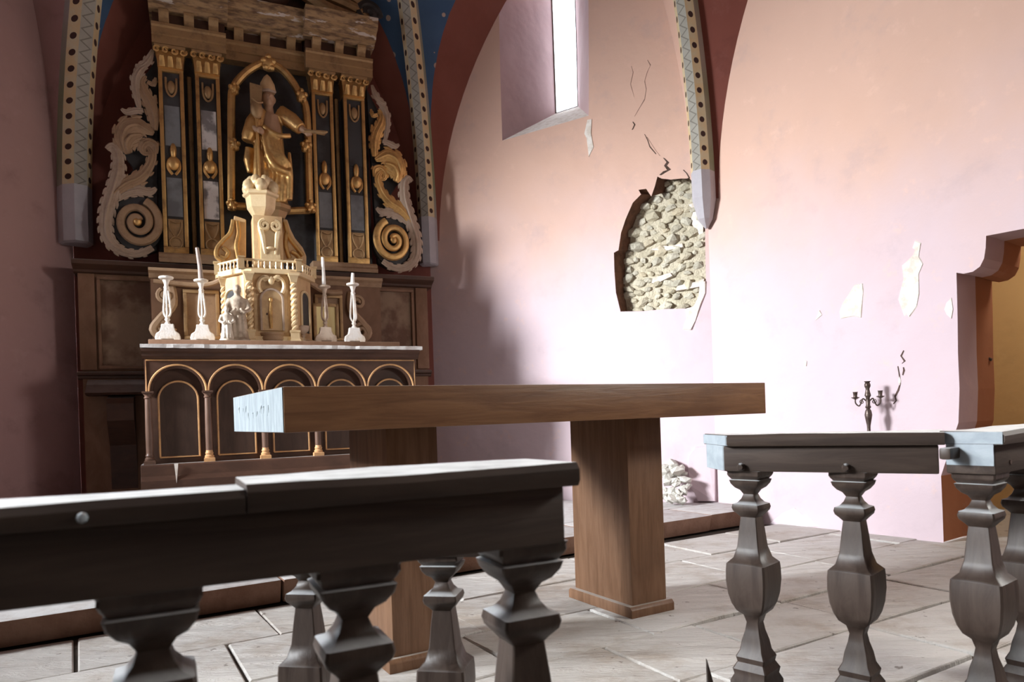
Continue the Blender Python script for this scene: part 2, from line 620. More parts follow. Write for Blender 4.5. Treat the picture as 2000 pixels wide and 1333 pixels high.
def mat_web():
    t = NT('painted_vault_cell', 0.9, spec=0.1)
    uv = t.xyz(t.tc.outputs['UV'])
    u, v = uv[0], uv[1]
    p = t.geo.outputs['Position']
    blue = t.mix(t.noise(2.5, 4, 0.6, p), (0.045, 0.085, 0.17), (0.085, 0.15, 0.25))
    vor = t.n('ShaderNodeTexVoronoi')
    vor.inputs['Scale'].default_value = 8.5
    vor.inputs['Randomness'].default_value = 0.35
    t.link(p, vor.inputs['Vector'])
    star = t.math('LESS_THAN', vor.outputs['Distance'], 0.20)
    blue = t.mix(star, blue, (0.45, 0.34, 0.28))
    red = t.mix(t.noise(2.2, 4, 0.6, p), (0.19, 0.060, 0.042), (0.29, 0.11, 0.085))
    lim = t.math('MULTIPLY', t.math('SUBTRACT', v, 3.42), 0.46)
    c = t.mix(t.math('LESS_THAN', u, lim), red, blue)
    t.color(c)
    t.bump(t.noise(4, 4, 0.6, p), 0.3, 0.03)
    return t.m


M['rib'] = mat_rib()
M['web'] = mat_web()


def mat_glass():
    t = NT('window_glass', 0.03)
    tr = t.n('ShaderNodeBsdfTransparent')
    gl = t.n('ShaderNodeBsdfGlossy')
    gl.inputs['Roughness'].default_value = 0.05
    mx = t.n('ShaderNodeMixShader')
    mx.inputs[0].default_value = 0.06
    t.link(tr.outputs[0], mx.inputs[1])
    t.link(gl.outputs[0], mx.inputs[2])
    t.link(mx.outputs[0], t.t.nodes['Material Output'].inputs['Surface'])
    return t.m


M['glass'] = mat_glass()

# ================================================================== SETTING
ZTOP = 5.0


def sheet(name, fr, outline, holes, m, y=0.0, parent=None, kind='structure'):
    """upright wall face with openings, outlines in (x, z) of the frame"""
    polys = [[Vector((p[0], p[1], 0)) for p in outline]] + [[Vector((p[0], p[1], 0)) for p in h] for h in holes]
    tris = tessellate_polygon(polys)
    pts = [p for q in polys for p in q]
    g = G()
    vs = [fr.w(p.x, y, p.y) for p in pts]
    fs = []
    for t in tris:
        a, b, c = (pts[i] for i in t)
        ar = (b.x - a.x) * (c.y - a.y) - (c.x - a.x) * (b.y - a.y)
        fs.append(t if ar > 0 else (t[0], t[2], t[1]))
    g.add(vs, fs)
    return obj(name, g, m, parent, smooth=False, kind=kind)


def strip(name, fr, pa, ya, pb, yb, m, parent, closed=True, pick=None):
    n = len(pa)
    g = G()
    vs = [fr.w(p[0], ya, p[1]) for p in pa] + [fr.w(p[0], yb, p[1]) for p in pb]
    fs = [(i, (i + 1) % n, n + (i + 1) % n, n + i) for i in range(n if closed else n - 1) if pick is None or pick(i)]
    g.add(vs, fs)
    return obj(name, g, m, parent, smooth=False)


def patch(fr, pxs, name, m, parent, th=0.006, y=0.0):
    """a thin irregular scab on a wall; outline given where it sits on that wall"""
    poly = [fr.px(u, v, y) for u, v in pxs]
    g = G()
    n = len(poly)
    cx_, cz_ = sum(p[0] for p in poly) / n, sum(p[1] for p in poly) / n
    top = [(cx_ + (p[0] - cx_) * 0.94, cz_ + (p[1] - cz_) * 0.96) for p in poly]
    pts = [Vector((p[0], p[1], 0)) for p in top]
    vs = [fr.w(p[0], y, p[1]) for p in poly] + [fr.w(p[0], y - th * rnd.uniform(0.5, 1.3), p[1]) for p in top]
    fs = [tuple(n + i for i in t) for t in tessellate_polygon([pts])] + [(i, (i + 1) % n, n + (i + 1) % n, n + i) for i in range(n)]
    g.add(vs, fs)
    bm_o = obj(name, g, m, parent, smooth=False)
    return bm_o


def zoomed(pts, s, ox, oy):
    return [(ox + p[0] / s, oy + p[1] / s) for p in pts]


def crack(fr, pxs, wid, parent, m_=None):
    left, right = [], []
    for i, p in enumerate(pxs):
        k = wid * (0.35 + 0.65 * math.sin(math.pi * (i + 0.5) / len(pxs))) * rnd.uniform(0.7, 1.3)
        left.append((p[0] - k / 2, p[1] + rnd.uniform(-1, 1)))
        right.append((p[0] + k / 2, p[1] + rnd.uniform(-1, 1)))
    return patch(fr, left + right[::-1], 'crack', m_ or M['crack'], parent, 0.003)


# ---- altar wall, window wall, right wall, left wall
L_alt, L_win, L_rgt, L_lft = dist(C3, C2), dist(C2, C1), dist(C1, C0), dist(C4, C3)
wall_back = sheet('wall_back', ALT, [(-L_alt / 2, -0.06), (L_alt / 2, -0.06), (L_alt / 2, ZTOP), (-L_alt / 2, ZTOP)], [], M['dark_red'])

# the lancet: wide splayed mouth narrowing to a slit
mouth_px = [(981, 275), (1150, 226), (1150, 110), (1149, -60), (1147, -160), (1060, -215), (972, -130), (974, 0), (977, 140)]
slit_px = [(1085, 222), (1129, 208), (1127, 110), (1122, -60), (1119, -160), (1095, -190), (1071, -130), (1077, 0), (1081, 110)]
mouth = [WIN.px(u, v, 0) for u, v in mouth_px]
slit = [WIN.px(u, v, 0.5) for u, v in slit_px]
# the broken niche
niche_px = [(1212, 609), (1203, 572), (1200, 530), (1199, 494), (1208, 489), (1213, 455), (1222, 428), (1236, 396), (1252, 380), (1247, 371),
            (1262, 369), (1272, 384), (1279, 364), (1284, 345), (1292, 349), (1310, 351), (1330, 349), (1347, 349), (1358, 362), (1372, 392),
            (1377, 440), (1378, 520), (1379, 560), (1375, 572), (1358, 598), (1345, 603), (1300, 604), (1258, 608)]
infill_px = [(1225, 608), (1220, 572), (1221, 530), (1222, 494), (1230, 487), (1232, 455), (1241, 430), (1254, 406), (1270, 388), (1276, 380),
             (1283, 376), (1290, 377), (1299, 376), (1304, 352), (1304, 351), (1312, 351), (1330, 350), (1347, 350), (1358, 363), (1372, 393),
             (1377, 440), (1378, 520), (1379, 560), (1375, 572), (1358, 598), (1345, 603), (1300, 604), (1258, 608)]
ND = 0.13
niche = [WIN.px(u, v, 0) for u, v in niche_px]
infill = [WIN.px(u, v, ND) for u, v in infill_px]
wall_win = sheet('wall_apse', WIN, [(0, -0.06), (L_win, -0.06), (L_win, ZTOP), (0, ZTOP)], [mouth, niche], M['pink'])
strip('window_reveal', WIN, mouth, 0, slit, 0.5, M['reveal'], wall_win, True, lambda i: i > 0)
strip('window_sill', WIN, mouth, 0, slit, 0.5, M['white_plaster'], wall_win, True, lambda i: i == 0)  # sky brightness on the sill put into its near-white colour
sheet('window_1', WIN, slit, [], M['glass'], 0.505)
g = G()
for k in range(len(slit)):
    a, b = slit[k], slit[(k + 1) % len(slit)]
    g.tube([WIN.w(a[0], 0.505, a[1]), WIN.w(b[0], 0.505, b[1])], 0.010, 5)
obj('window_frame', g, M['crack'], bpy.data.objects['window_1'], smooth=False)
strip('niche_reveal', WIN, niche, 0, infill, ND, M['brown_break'], wall_win)
sheet('masonry_infill', WIN, infill, [], M['mortar'], ND, wall_win, None)

# rubble stones of the blocked niche, each a stone of its own


def rock_mesh(name, m, seed, sub=1):
    r_ = random.Random(seed)
    bm = bmesh.new()
    bmesh.ops.create_icosphere(bm, subdivisions=sub, radius=1.0)
    for v in bm.verts:
        v.co = v.co.normalized() * r_.uniform(0.70, 1.15)
        v.co.x = max(-0.82, min(0.82, v.co.x))
        v.co.z = max(-0.8, min(0.8, v.co.z))
    me = bpy.data.meshes.new(name)
    bm.to_mesh(me)
    bm.free()
    me.materials.append(m)
    return me


def inside(p, poly):
    c, n = False, len(poly)
    for i in range(n):
        a, b = poly[i], poly[i - 1]
        if (a[1] > p[1]) != (b[1] > p[1]) and p[0] < (b[0] - a[0]) * (p[1] - a[1]) / (b[1] - a[1]) + a[0]:
            c = not c
    return c


rocks = [rock_mesh('stone', M['rubble'], 50 + k) for k in range(6)]
xs, zs = [p[0] for p in infill], [p[1] for p in infill]
spots_n = []
tries = 0
while len(spots_n) < 105 and tries < 9000:
    tries += 1
    c = (rnd.uniform(min(xs), max(xs)), rnd.uniform(min(zs), max(zs)))
    sz = rnd.choice((0.03, 0.04, 0.045, 0.05, 0.065))
    if inside(c, infill) and all(math.hypot(c[0] - q[0], c[1] - q[1]) > 0.72 * (sz + q[2]) for q in spots_n):
        spots_n.append((c[0], c[1], sz))
for (cx_, cz_, sz) in spots_n:
    o = bpy.data.objects.new('stone', rnd.choice(rocks))
    COL.objects.link(o)
    o.parent = wall_win
    o.location = WIN.w(cx_, ND - rnd.uniform(-0.004, 0.014), cz_)
    o.scale = (sz * rnd.uniform(1.0, 1.5), sz * rnd.uniform(0.45, 0.75), sz * rnd.uniform(0.75, 1.05))
    o.rotation_euler = (rnd.uniform(-0.3, 0.3), rnd.uniform(-0.5, 0.5), R(WIN.deg) + rnd.uniform(-0.25, 0.25))
for pts in ([(1312, 482), (1335, 476), (1337, 484), (1300, 492), (1268, 490), (1290, 482)], [(1276, 545), (1312, 534), (1316, 540), (1290, 552), (1272, 555)], [(1322, 560), (1360, 552), (1378, 545), (1376, 560), (1345, 566), (1320, 570)], [(1345, 400), (1372, 392), (1376, 430), (1374, 470), (1352, 440)]):
    patch(WIN, pts, 'mortar_smear', M['white_plaster'], wall_win, 0.03, ND)

# the shouldered doorway of the right wall
dpx = [(1843, 1061), (1841, 1000), (1838, 930), (1872, 826), (1874, 760), (1871, 690), (1870, 610), (1868, 533), (1882, 535), (1900, 531), (1914, 521), (1922, 505), (1925, 485), (1926, 461)]
door = [RGT.px(u, v, 0) for u, v in dpx]
door[0] = (door[0][0], 0.0)
xr = 2.95
door += [(xr - 0.16, door[-1][1]), (xr - 0.15, 1.66), (xr - 0.05, 1.6), (xr, 1.59), (xr, 0.0)]
tip = (RGT.px(1400, 700, 0)[0])
rw = (2.52, 1.75, 2.98, 3.35)
rwin = [(rw[0], rw[1]), (rw[2], rw[1]), (rw[2], rw[3]), (rw[0], rw[3])]
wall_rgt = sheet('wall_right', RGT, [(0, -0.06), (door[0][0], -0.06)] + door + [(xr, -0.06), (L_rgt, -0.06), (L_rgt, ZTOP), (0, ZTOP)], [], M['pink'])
nd = len(door)
d2 = [(p[0] + (0.015 if i < 14 else 0), p[1]) for i, p in enumerate(door)]
strip('door_reveal', RGT, door, 0, d2, 0.25, M['reveal'], wall_rgt, False, lambda i: i >= 2)
strip('door_reveal_foot', RGT, door, 0, d2, 0.25, M['terracotta'], wall_rgt, False, lambda i: i < 2)
d3 = [(p[0] + (0.05 if i < 14 else -0.05), p[1] - (0.02 if 7 <= i <= 15 else 0)) for i, p in enumerate(door)]
strip('door_rebate', RGT, d2, 0.25, d3, 0.42, M['terracotta'], wall_rgt, False)
g = G()
q = RGT.px(1920, 703, 0.40)
g.tube([RGT.w(q[0] - 0.03, 0.38, q[1]), RGT.w(q[0] + 0.03, 0.38, q[1] + 0.004), RGT.w(q[0] + 0.055, 0.38, q[1] - 0.006)], [0.012, 0.014, 0.008], 8)
obj('hinge_pin', g, M['iron'], wall_rgt)
# sacristy beyond
g = G()
sx0, sx1, sy, sh = 1.0, 4.0, 1.7, 2.5
P = [RGT.w(sx0, 0.42, -0.03), RGT.w(sx1, 0.42, -0.03), RGT.w(sx1, sy, -0.03), RGT.w(sx0, sy, -0.03)]
U = [p + Vector((0, 0, sh)) for p in P]
g.add(P + U, [(1, 2, 6, 5), (2, 3, 7, 6), (3, 0, 4, 7), (4, 5, 6, 7)])
obj('wall_sacristy', g, M['ochre'], smooth=False, kind='structure')
sheet('wall_sacristy_front', RGT, [(sx0, 0)] + [d3[0]] + d3[1:] + [(sx1, 0), (sx1, sh), (sx0, sh)], [], M['ochre'], 0.42)
g = G()
g.add([RGT.w(sx0, -0.09, -0.006), RGT.w(sx1, -0.09, -0.006), RGT.w(sx1, sy + 0.2, -0.006), RGT.w(sx0, sy + 0.2, -0.006)], [(0, 1, 2, 3)])
obj('floor_sacristy', g, M['flag'], smooth=False, kind='structure')

lwin = [(0.2, 1.7), (2.28, 1.7), (2.28, 2.95), (1.85, 3.1), (1.4, 3.4), (0.95, 3.72), (0.55, 3.72), (0.2, 3.4)]  # unseen opening, its slanted head shaped to steer light over the walls
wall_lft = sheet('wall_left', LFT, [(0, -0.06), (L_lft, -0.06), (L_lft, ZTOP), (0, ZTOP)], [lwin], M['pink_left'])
strip('window_reveal', LFT, lwin, 0, [(1.24 + (p[0] - 1.24) * 1.04, p[1]) for p in lwin], 0.3, M['reveal'], wall_lft)
# nave shell behind the camera
for nm, a, b in (('wall_nave_left', (-4.86, -4.6), C4), ('wall_nave_right', C0, (4.6, -4.6)), ('wall_nave_back', (4.6, -4.6), (-4.86, -4.6))):
    fr = Frame(a[0], a[1], dir_deg(a, b))
    ln = dist(a, b)
    sheet(nm, fr, [(0, -0.06), (ln, -0.06), (ln, ZTOP), (0, ZTOP)], [], M['nave'])
g = G()
ring = [(-4.86, -4.6), (4.6, -4.6), C0, C1, C2, C3, C4]
g.add([(p[0], p[1], ZTOP) for p in ring], [tuple(range(len(ring) - 1, -1, -1))])
obj('ceiling', g, M['nave'], smooth=False, kind='structure')

# ---- scars of the walls
RG = RGT
zp = lambda pts: zoomed(pts, 3.03, 1560, 420)
for pts in ([(690, 150), (725, 165), (712, 245), (738, 290), (712, 350), (715, 470), (700, 545), (655, 608), (640, 590), (625, 600), (590, 500), (620, 380), (612, 300), (650, 265), (680, 235), (692, 200), (675, 190)],
            [(330, 415), (380, 405), (385, 450), (372, 610), (330, 600), (250, 615), (242, 575), (262, 520), (290, 480)],
            [(125, 565), (140, 592), (100, 625)],
            [(905, 490), (915, 560), (905, 615), (875, 590), (862, 560), (875, 520)],
            [(40, 860), (50, 866), (46, 896), (33, 890)],
            [(598, 955), (606, 985), (600, 1010), (590, 990)]):
    patch(RG, zp(pts), 'plaster_patch', M['white_plaster'], wall_rgt)
patch(RG, [(1502, 1024), (1528, 1003), (1552, 992), (1566, 1004), (1585, 1014), (1600, 1030), (1560, 1030)], 'plaster_patch', M['lime_bloom'], wall_rgt, 0.004)
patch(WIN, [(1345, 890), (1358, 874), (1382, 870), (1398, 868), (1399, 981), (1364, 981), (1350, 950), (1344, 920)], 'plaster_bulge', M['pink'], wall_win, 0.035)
crack(RG, zp([(622, 803), (606, 835), (628, 868), (612, 882)]), 3, wall_rgt)
crack(RG, zp([(588, 895), (598, 955), (602, 1000), (590, 1040), (570, 1075), (577, 1100), (560, 1120)]), 3, wall_rgt)
crack(RG, zp([(620, 900), (624, 920), (616, 950)]), 3, wall_rgt)
patch(WIN, zoomed([(1490, 780), (1520, 775), (1515, 870), (1532, 960), (1500, 1025), (1485, 900), (1470, 870)], 3.332, 700, 0), 'plaster_patch', M['white_plaster'], wall_win)
z3 = lambda pts: zoomed(pts, 3.333, 1160, 260)
patch(WIN, z3([(600, 1145), (650, 1130), (685, 1060), (690, 985), (728, 960), (728, 1040), (690, 1130), (662, 1220), (630, 1285), (580, 1280), (602, 1210)]), 'plaster_patch', M['white_plaster'], wall_win, 0.012)
crack(WIN, z3([(455, 160), (482, 190), (466, 215), (490, 240), (462, 252), (432, 276)]), 7, wall_win)
crack(WIN, z3([(582, 238), (604, 262), (622, 292), (585, 306)]), 3, wall_win)
crack(WIN, z3([(345, 25), (372, 70), (400, 115), (430, 150)]), 1.2, wall_win, M['hairline'])
zr2 = lambda pts: zoomed(pts, 3.03, 1160, 0)
crack(WIN, zr2([(228, 768), (242, 738), (230, 722)]), 3, wall_win)
crack(WIN, zr2([(318, 355), (336, 385), (318, 420), (300, 480), (310, 530), (300, 590), (240, 690)]), 0.9, wall_win, M['hairline'])
crack(WIN, zr2([(222, 390), (232, 430), (215, 500), (238, 575)]), 0.9, wall_win, M['hairline'])
crack(WIN, zr2([(300, 795), (318, 830), (330, 870), (368, 912)]), 1.6, wall_win)

# ---- ribs and vault cells
ZR = 2.24


def rib_path(C, d, Rr, n=26, top=ZTOP - 0.02):
    out = []
    for i in range(n + 1):
        z = ZR + (top - ZR) * i / n
        dz = max(0.0, z - 2.36)
        out.append((C[0] + d[0] * (Rr - math.sqrt(Rr * Rr - dz * dz)), C[1] + d[1] * (Rr - math.sqrt(Rr * Rr - dz * dz)), z))
    return out


def make_rib(name, C, d, Rr, wd, flat_foot=False):
    ln = math.hypot(*d)
    d = (d[0] / ln, d[1] / ln)
    lat = (-d[1], d[0])
    prof = [(-0.5, 0.0), (-0.46, 0.45), (-0.20, 0.80), (0.20, 0.80), (0.46, 0.45), (0.5, 0.0)]
    zs_ = [2.235, 2.30, 2.375] if not flat_foot else [2.22, 2.23, 2.30]
    path = rib_path(C, d, Rr)
    path = [(C[0], C[1], zs_[0]), (C[0], C[1], zs_[1])] + [p for p in path if p[2] >= zs_[2]]
    g = G()
    vs, uv, fs = [], [], []
    for i, p in enumerate(path):
        k = 1.0
        if not flat_foot:
            k = (0.12, 0.62)[i] if i < 2 else 1.0
        else:
            k = (0.8, 1.0)[i] if i < 2 else 1.0
        for j in range(5):
            for e in (0, 1):
                a, b = prof[j + e]
                off = 0.03 + b * wd * k
                vs.append((p[0] + lat[0] * a * wd * k + d[0] * off, p[1] + lat[1] * a * wd * k + d[1] * off, p[2]))
                uv.append(((j + (0.002 if e == 0 else 0.998)) / 5, p[2] - zs_[0]))
    for i in range(len(path) - 1):
        for j in range(5):
            a = i * 10 + j * 2
            fs.append((a, a + 1, a + 11, a + 10))
    fs.append(tuple(range(9, -1, -1)))
    g.add(vs, fs)
    g.uv = uv
    o = obj(name, g, M['rib'], smooth=False, kind='structure')
    return o


RIBS = {}
for nm, C, d, Rr, wd, ff in (('trim_1', C3, (0.74, -0.67), 3.7, 0.215, True), ('trim_2', C2, (-0.10, -1.0), 4.0, 0.165, True), ('trim_3', C1, (-0.64, -0.767), 5.6, 0.165, False)):
    make_rib(nm, C, d, Rr, wd, ff)
    ln = math.hypot(*d)
    RIBS[nm] = (C, (d[0] / ln, d[1] / ln), Rr, wd)


def cell(name, rib, along, half, Rw=3.3, side=1, m_=None):
    C, d, Rr, wd = RIBS[rib]
    lat = (-d[1], d[0])
    g = G()
    n, m = 18, 6
    vs, uv, fs = [], [], []
    for i in range(n + 1):
        z = 2.45 + (ZTOP - 0.01 - 2.45) * i / n
        dz = z - 2.36
        ins = Rr - math.sqrt(Rr * Rr - dz * dz)
        a = Vector((C[0] + d[0] * (ins + 0.03) + lat[0] * side * wd * 0.48, C[1] + d[1] * (ins + 0.03) + lat[1] * side * wd * 0.48, z))
        s_ = min(half, Rw - math.sqrt(max(0, Rw * Rw - dz * dz)) + 0.10)
        b = Vector((C[0] + along[0] * s_, C[1] + along[1] * s_, z))
        for k in range(m + 1):
            u = k / m
            vs.append(a.lerp(b, u))
            uv.append((u, z))
    for i in range(n):
        for k in range(m):
            p = i * (m + 1) + k
            fs.append((p, p + 1, p + m + 2, p + m + 1))
    g.add(vs, fs)
    g.uv = uv
    return obj(name, g, m_ or M['web'], smooth=True, kind='structure')


neg = lambda v: (-v.x, -v.y)
pos = lambda v: (v.x, v.y)
cell('ceiling_cell', 'trim_1', pos(ALT.ex), L_alt / 2, side=1)
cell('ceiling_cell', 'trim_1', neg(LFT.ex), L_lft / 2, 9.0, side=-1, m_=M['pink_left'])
cell('ceiling_cell', 'trim_2', pos(WIN.ex), L_win / 2, side=1)
cell('ceiling_cell', 'trim_2', neg(ALT.ex), L_alt / 2, side=-1)
cell('ceiling_cell', 'trim_3', pos(RGT.ex), L_rgt / 2, 3.66, side=1, m_=M['dark_red'])
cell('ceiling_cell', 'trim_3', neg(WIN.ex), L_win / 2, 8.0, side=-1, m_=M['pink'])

# ---- floor: earth joints and worn flagstones, each a stone of its own
g = G()
g.add([(p[0] * 1.001, p[1], -0.016) for p in ring], [tuple(range(len(ring)))])
floor = obj('floor', g, M['joint'], smooth=False, kind='structure')
STEP = Frame(-1.39, 3.13, 32.2)
FL = Frame(-1.39, 3.13, 31.0)


def slab_mesh(poly, zt, zb, inset):
    n = len(poly)
    cx_ = sum(p[0] for p in poly) / n
    cy_ = sum(p[1] for p in poly) / n
    top = []
    for p in poly:
        dx, dy = cx_ - p[0], cy_ - p[1]
        l_ = math.hypot(dx, dy)
        top.append((p[0] + dx / l_ * inset, p[1] + dy / l_ * inset))
    vs = [(p[0], p[1], zb) for p in poly] + [(p[0], p[1], zt - inset * 0.7) for p in poly] + [(p[0], p[1], zt) for p in top]
    fs = [(i, (i + 1) % n, n + (i + 1) % n, n + i) for i in range(n)] + [(n + i, n + (i + 1) % n, 2 * n + (i + 1) % n, 2 * n + i) for i in range(n)] + [tuple(range(2 * n, 3 * n))]
    return G().add(vs, fs)


y = -0.015
while y > -4.2:
    hgt = rnd.uniform(0.36, 0.50)
    x = -2.2 + rnd.uniform(-0.4, 0)
    while x < 4.6:
        ln = rnd.uniform(0.45, 0.95)
        c = FL.w(x + ln / 2, y - hgt / 2, 0)
        rl = Vector((c.x - C1[0], c.y - C1[1], 0)).dot(RGT.ey)
        ll = (Vector((c.x - C4[0], c.y - C4[1], 0))).dot(LFT.ey)
        if 0.35 < c.y and abs(c.x) < 0.78 * c.y + 0.75 and rl < 0.20 and ll < 0.1:
            gp = 0.0055
            j = lambda: rnd.uniform(-0.012, 0.012)
            a, b, e, f_ = x + gp, x + ln - gp, y - hgt + gp, y - gp
            jy = (lambda: 0) if y > -0.1 else j
            poly = [(a + j(), e + j()), ((a + b) / 2 + j(), e + j() * 1.3), (b + j(), e + j()), (b + j(), f_ + min(0, jy())), ((a + b) / 2, f_ + min(0, jy())), (a + j(), f_ + min(0, jy()))]
            poly = [tuple(FL.w(p[0], p[1], 0) - c)[:2] for p in poly]
            o = obj('flagstone', slab_mesh(poly, rnd.uniform(-0.002, 0.002), -0.02, 0.006), M['flag'], floor, smooth=False, loc=c)
            o.rotation_euler = (rnd.uniform(-0.0025, 0.0025), rnd.uniform(-0.0025, 0.0025), 0)
        x += ln
    y -= hgt

# ---- the step up to the altar
M['step'] = None
t = NT('worn_brown_step', 0.8, spec=0.3)
cc = t.mix(t.ramp(t.noise(4, 6, 0.65), 0.35, 0.7), (0.17, 0.088, 0.056), (0.25, 0.145, 0.10))
t.color(t.dusted(cc, (0.52, 0.51, 0.50), 0.6, 0.95, 0.95))
t.bump(t.noise(9, 6, 0.7), 0.5, 0.02)
M['step'] = t.m
step = thing('altar_step', 'long low step of worn brown slabs with a pale dusty top, below the old altar', 'step', STEP.o, R(STEP.deg))
x = -1.6
while x < 3.72:
    ln = min(rnd.uniform(0.8, 1.15), 3.78 - x)
    g = G()
    e = [rnd.uniform(-0.012, 0.012) for _ in range(4)]
    g.hexa([(x + 0.004, 0.02 + e[0], 0), (x + ln - 0.004, 0.02 + e[1], 0), (x + ln - 0.004, 0.42, 0), (x + 0.004, 0.42, 0),
            (x + 0.004, e[0] - 0.005, 0.114 + e[2] * 0.3), (x + ln - 0.004, e[1] - 0.005, 0.114 + e[3] * 0.3), (x + ln - 0.004, 0.42, 0.115), (x + 0.004, 0.42, 0.115)])
    obj('step_slab', g, M['step'], step, bev=0.012)
    x += ln
g = G()
pl = [STEP.w(-1.55, 0.425, 0), STEP.w(3.62, 0.425, 0), Vector((C1[0] - 0.02, C1[1] - 0.03, 0)), Vector((C2[0], C2[1] - 0.03, 0)), Vector((C3[0] + 0.03, C3[1] - 0.03, 0))]
pl = [((p - STEP.o).dot(STEP.ex), (p - STEP.o).dot(STEP.ey)) for p in pl]
n = len(pl)
g.add([(p[0], p[1], 0) for p in pl] + [(p[0], p[1], 0.113) for p in pl], [tuple(range(n, 2 * n)), tuple(range(n - 1, -1, -1))] + [(i, (i + 1) % n, n + (i + 1) % n, n + i) for i in range(n)])
obj('platform', g, M['step'], step, smooth=False)

# ================================================================== THE BROWN BLOCK TABLE
TB = Frame(-0.635, 1.97, 30.8)
table = thing('altar_table', 'big plain brown block table on two broad legs, standing before the carved altar', 'table', TB.o, R(TB.deg))
g = G().box(0, 1.99, 0, 0.79, 0.819, 0.949)
obj('table_slab', g, M['table_wood'], table, bev=0.003)
t = NT('window_lit_slab_end', 0.75, spec=0.3)
v = t.mapped(t.tc.outputs['Object'], (3, 9, 2))
cc = t.mix(t.ramp(t.noise(4, 5, 0.6, v), 0.35, 0.7), (0.22, 0.255, 0.275), (0.32, 0.36, 0.38))  # cool window light on the slab end put into this blue-grey
t.color(cc)
t.bump(t.noise(6, 6, 0.7, v), 0.4, 0.01)
M['slab_end'] = t.m
g = G().box(-0.003, 0.001, 0.003, 0.787, 0.821, 0.947)
end = obj('slab_end', g, M['slab_end'], table, label='pale blue-grey scuffed end of the slab')
g = G()
for k in range(9):                       # worn illegible scratches in the end grain
    yy = 0.18 + 0.06 * k + rnd.uniform(-0.02, 0.02)
    zz = 0.865 + rnd.uniform(-0.012, 0.03)
    g.tube([(-0.0025, yy, zz), (-0.003, yy + rnd.uniform(-0.012, 0.012), zz + rnd.uniform(0.01, 0.03)), (-0.0025, yy + 0.02, zz + rnd.uniform(-0.01, 0.03))], 0.0012, 4)
obj('scratches', g, M['slab_end'], end, smooth=False)['kind'] = 'stuff'
for (xa, xb) in ((0.385, 0.572), (1.424, 1.611)):
    g = G().box(xa, xb, 0.235, 0.632, 0.0, 0.819)
    lg = obj('leg', g, M['table_leg'], table, bev=0.003)
    g = G()
    g.prism_x([(0.212, 0.0), (0.655, 0.0), (0.655, 0.034), (0.642, 0.047), (0.225, 0.047), (0.212, 0.034)], xa - 0.023, xb + 0.023)
    obj('base_moulding', g, M['table_leg'], lg, bev=0.004)

# ================================================================== THE COMMUNION RAILS
BAL = [(0.040, 0.035), (0.058, 0.05), (0.058, 0.085), (0.052, 0.10), (0.052, 0.118), (0.044, 0.135), (0.047, 0.15), (0.037, 0.168), (0.040, 0.182), (0.031, 0.20),
       (0.027, 0.225), (0.020, 0.25), (0.0165, 0.272), (0.022, 0.292), (0.036, 0.305), (0.045, 0.325), (0.051, 0.35), (0.0545, 0.385), (0.054, 0.415), (0.0525, 0.432), (0.038, 0.447),
       (0.030, 0.475), (0.0255, 0.52), (0.0215, 0.555), (0.027, 0.562), (0.036, 0.572), (0.0385, 0.581), (0.0365, 0.590), (0.027, 0.594), (0.019, 0.604), (0.0145, 0.616),
       (0.021, 0.627), (0.031, 0.634), (0.039, 0.645), (0.042, 0.655), (0.037, 0.657), (0.0425, 0.664), (0.0455, 0.670), (0.045, 0.676), (0.047, 0.680)]


def chamfer_square(prof, c=(0, 0, 0), ch=0.92):
    """square turned section with slightly eased corners"""
    g = G()
    vs, fs = [], []
    for r, z in prof:
        k = r * ch
        for x, y in ((r, -k), (r, k), (k, r), (-k, r), (-r, k), (-r, -k), (-k, -r), (k, -r)):
            vs.append((c[0] + x, c[1] + y, c[2] + z))
    m = len(prof)
    for i in range(m - 1):
        for k in range(8):
            a, b = i * 8 + k, i * 8 + (k + 1) % 8
            fs.append((a, b, b + 8, a + 8))
    fs += [tuple(range(7, -1, -1)), tuple(range((m - 1) * 8, m * 8))]
    return g.add(vs, fs)


bal_mesh = None


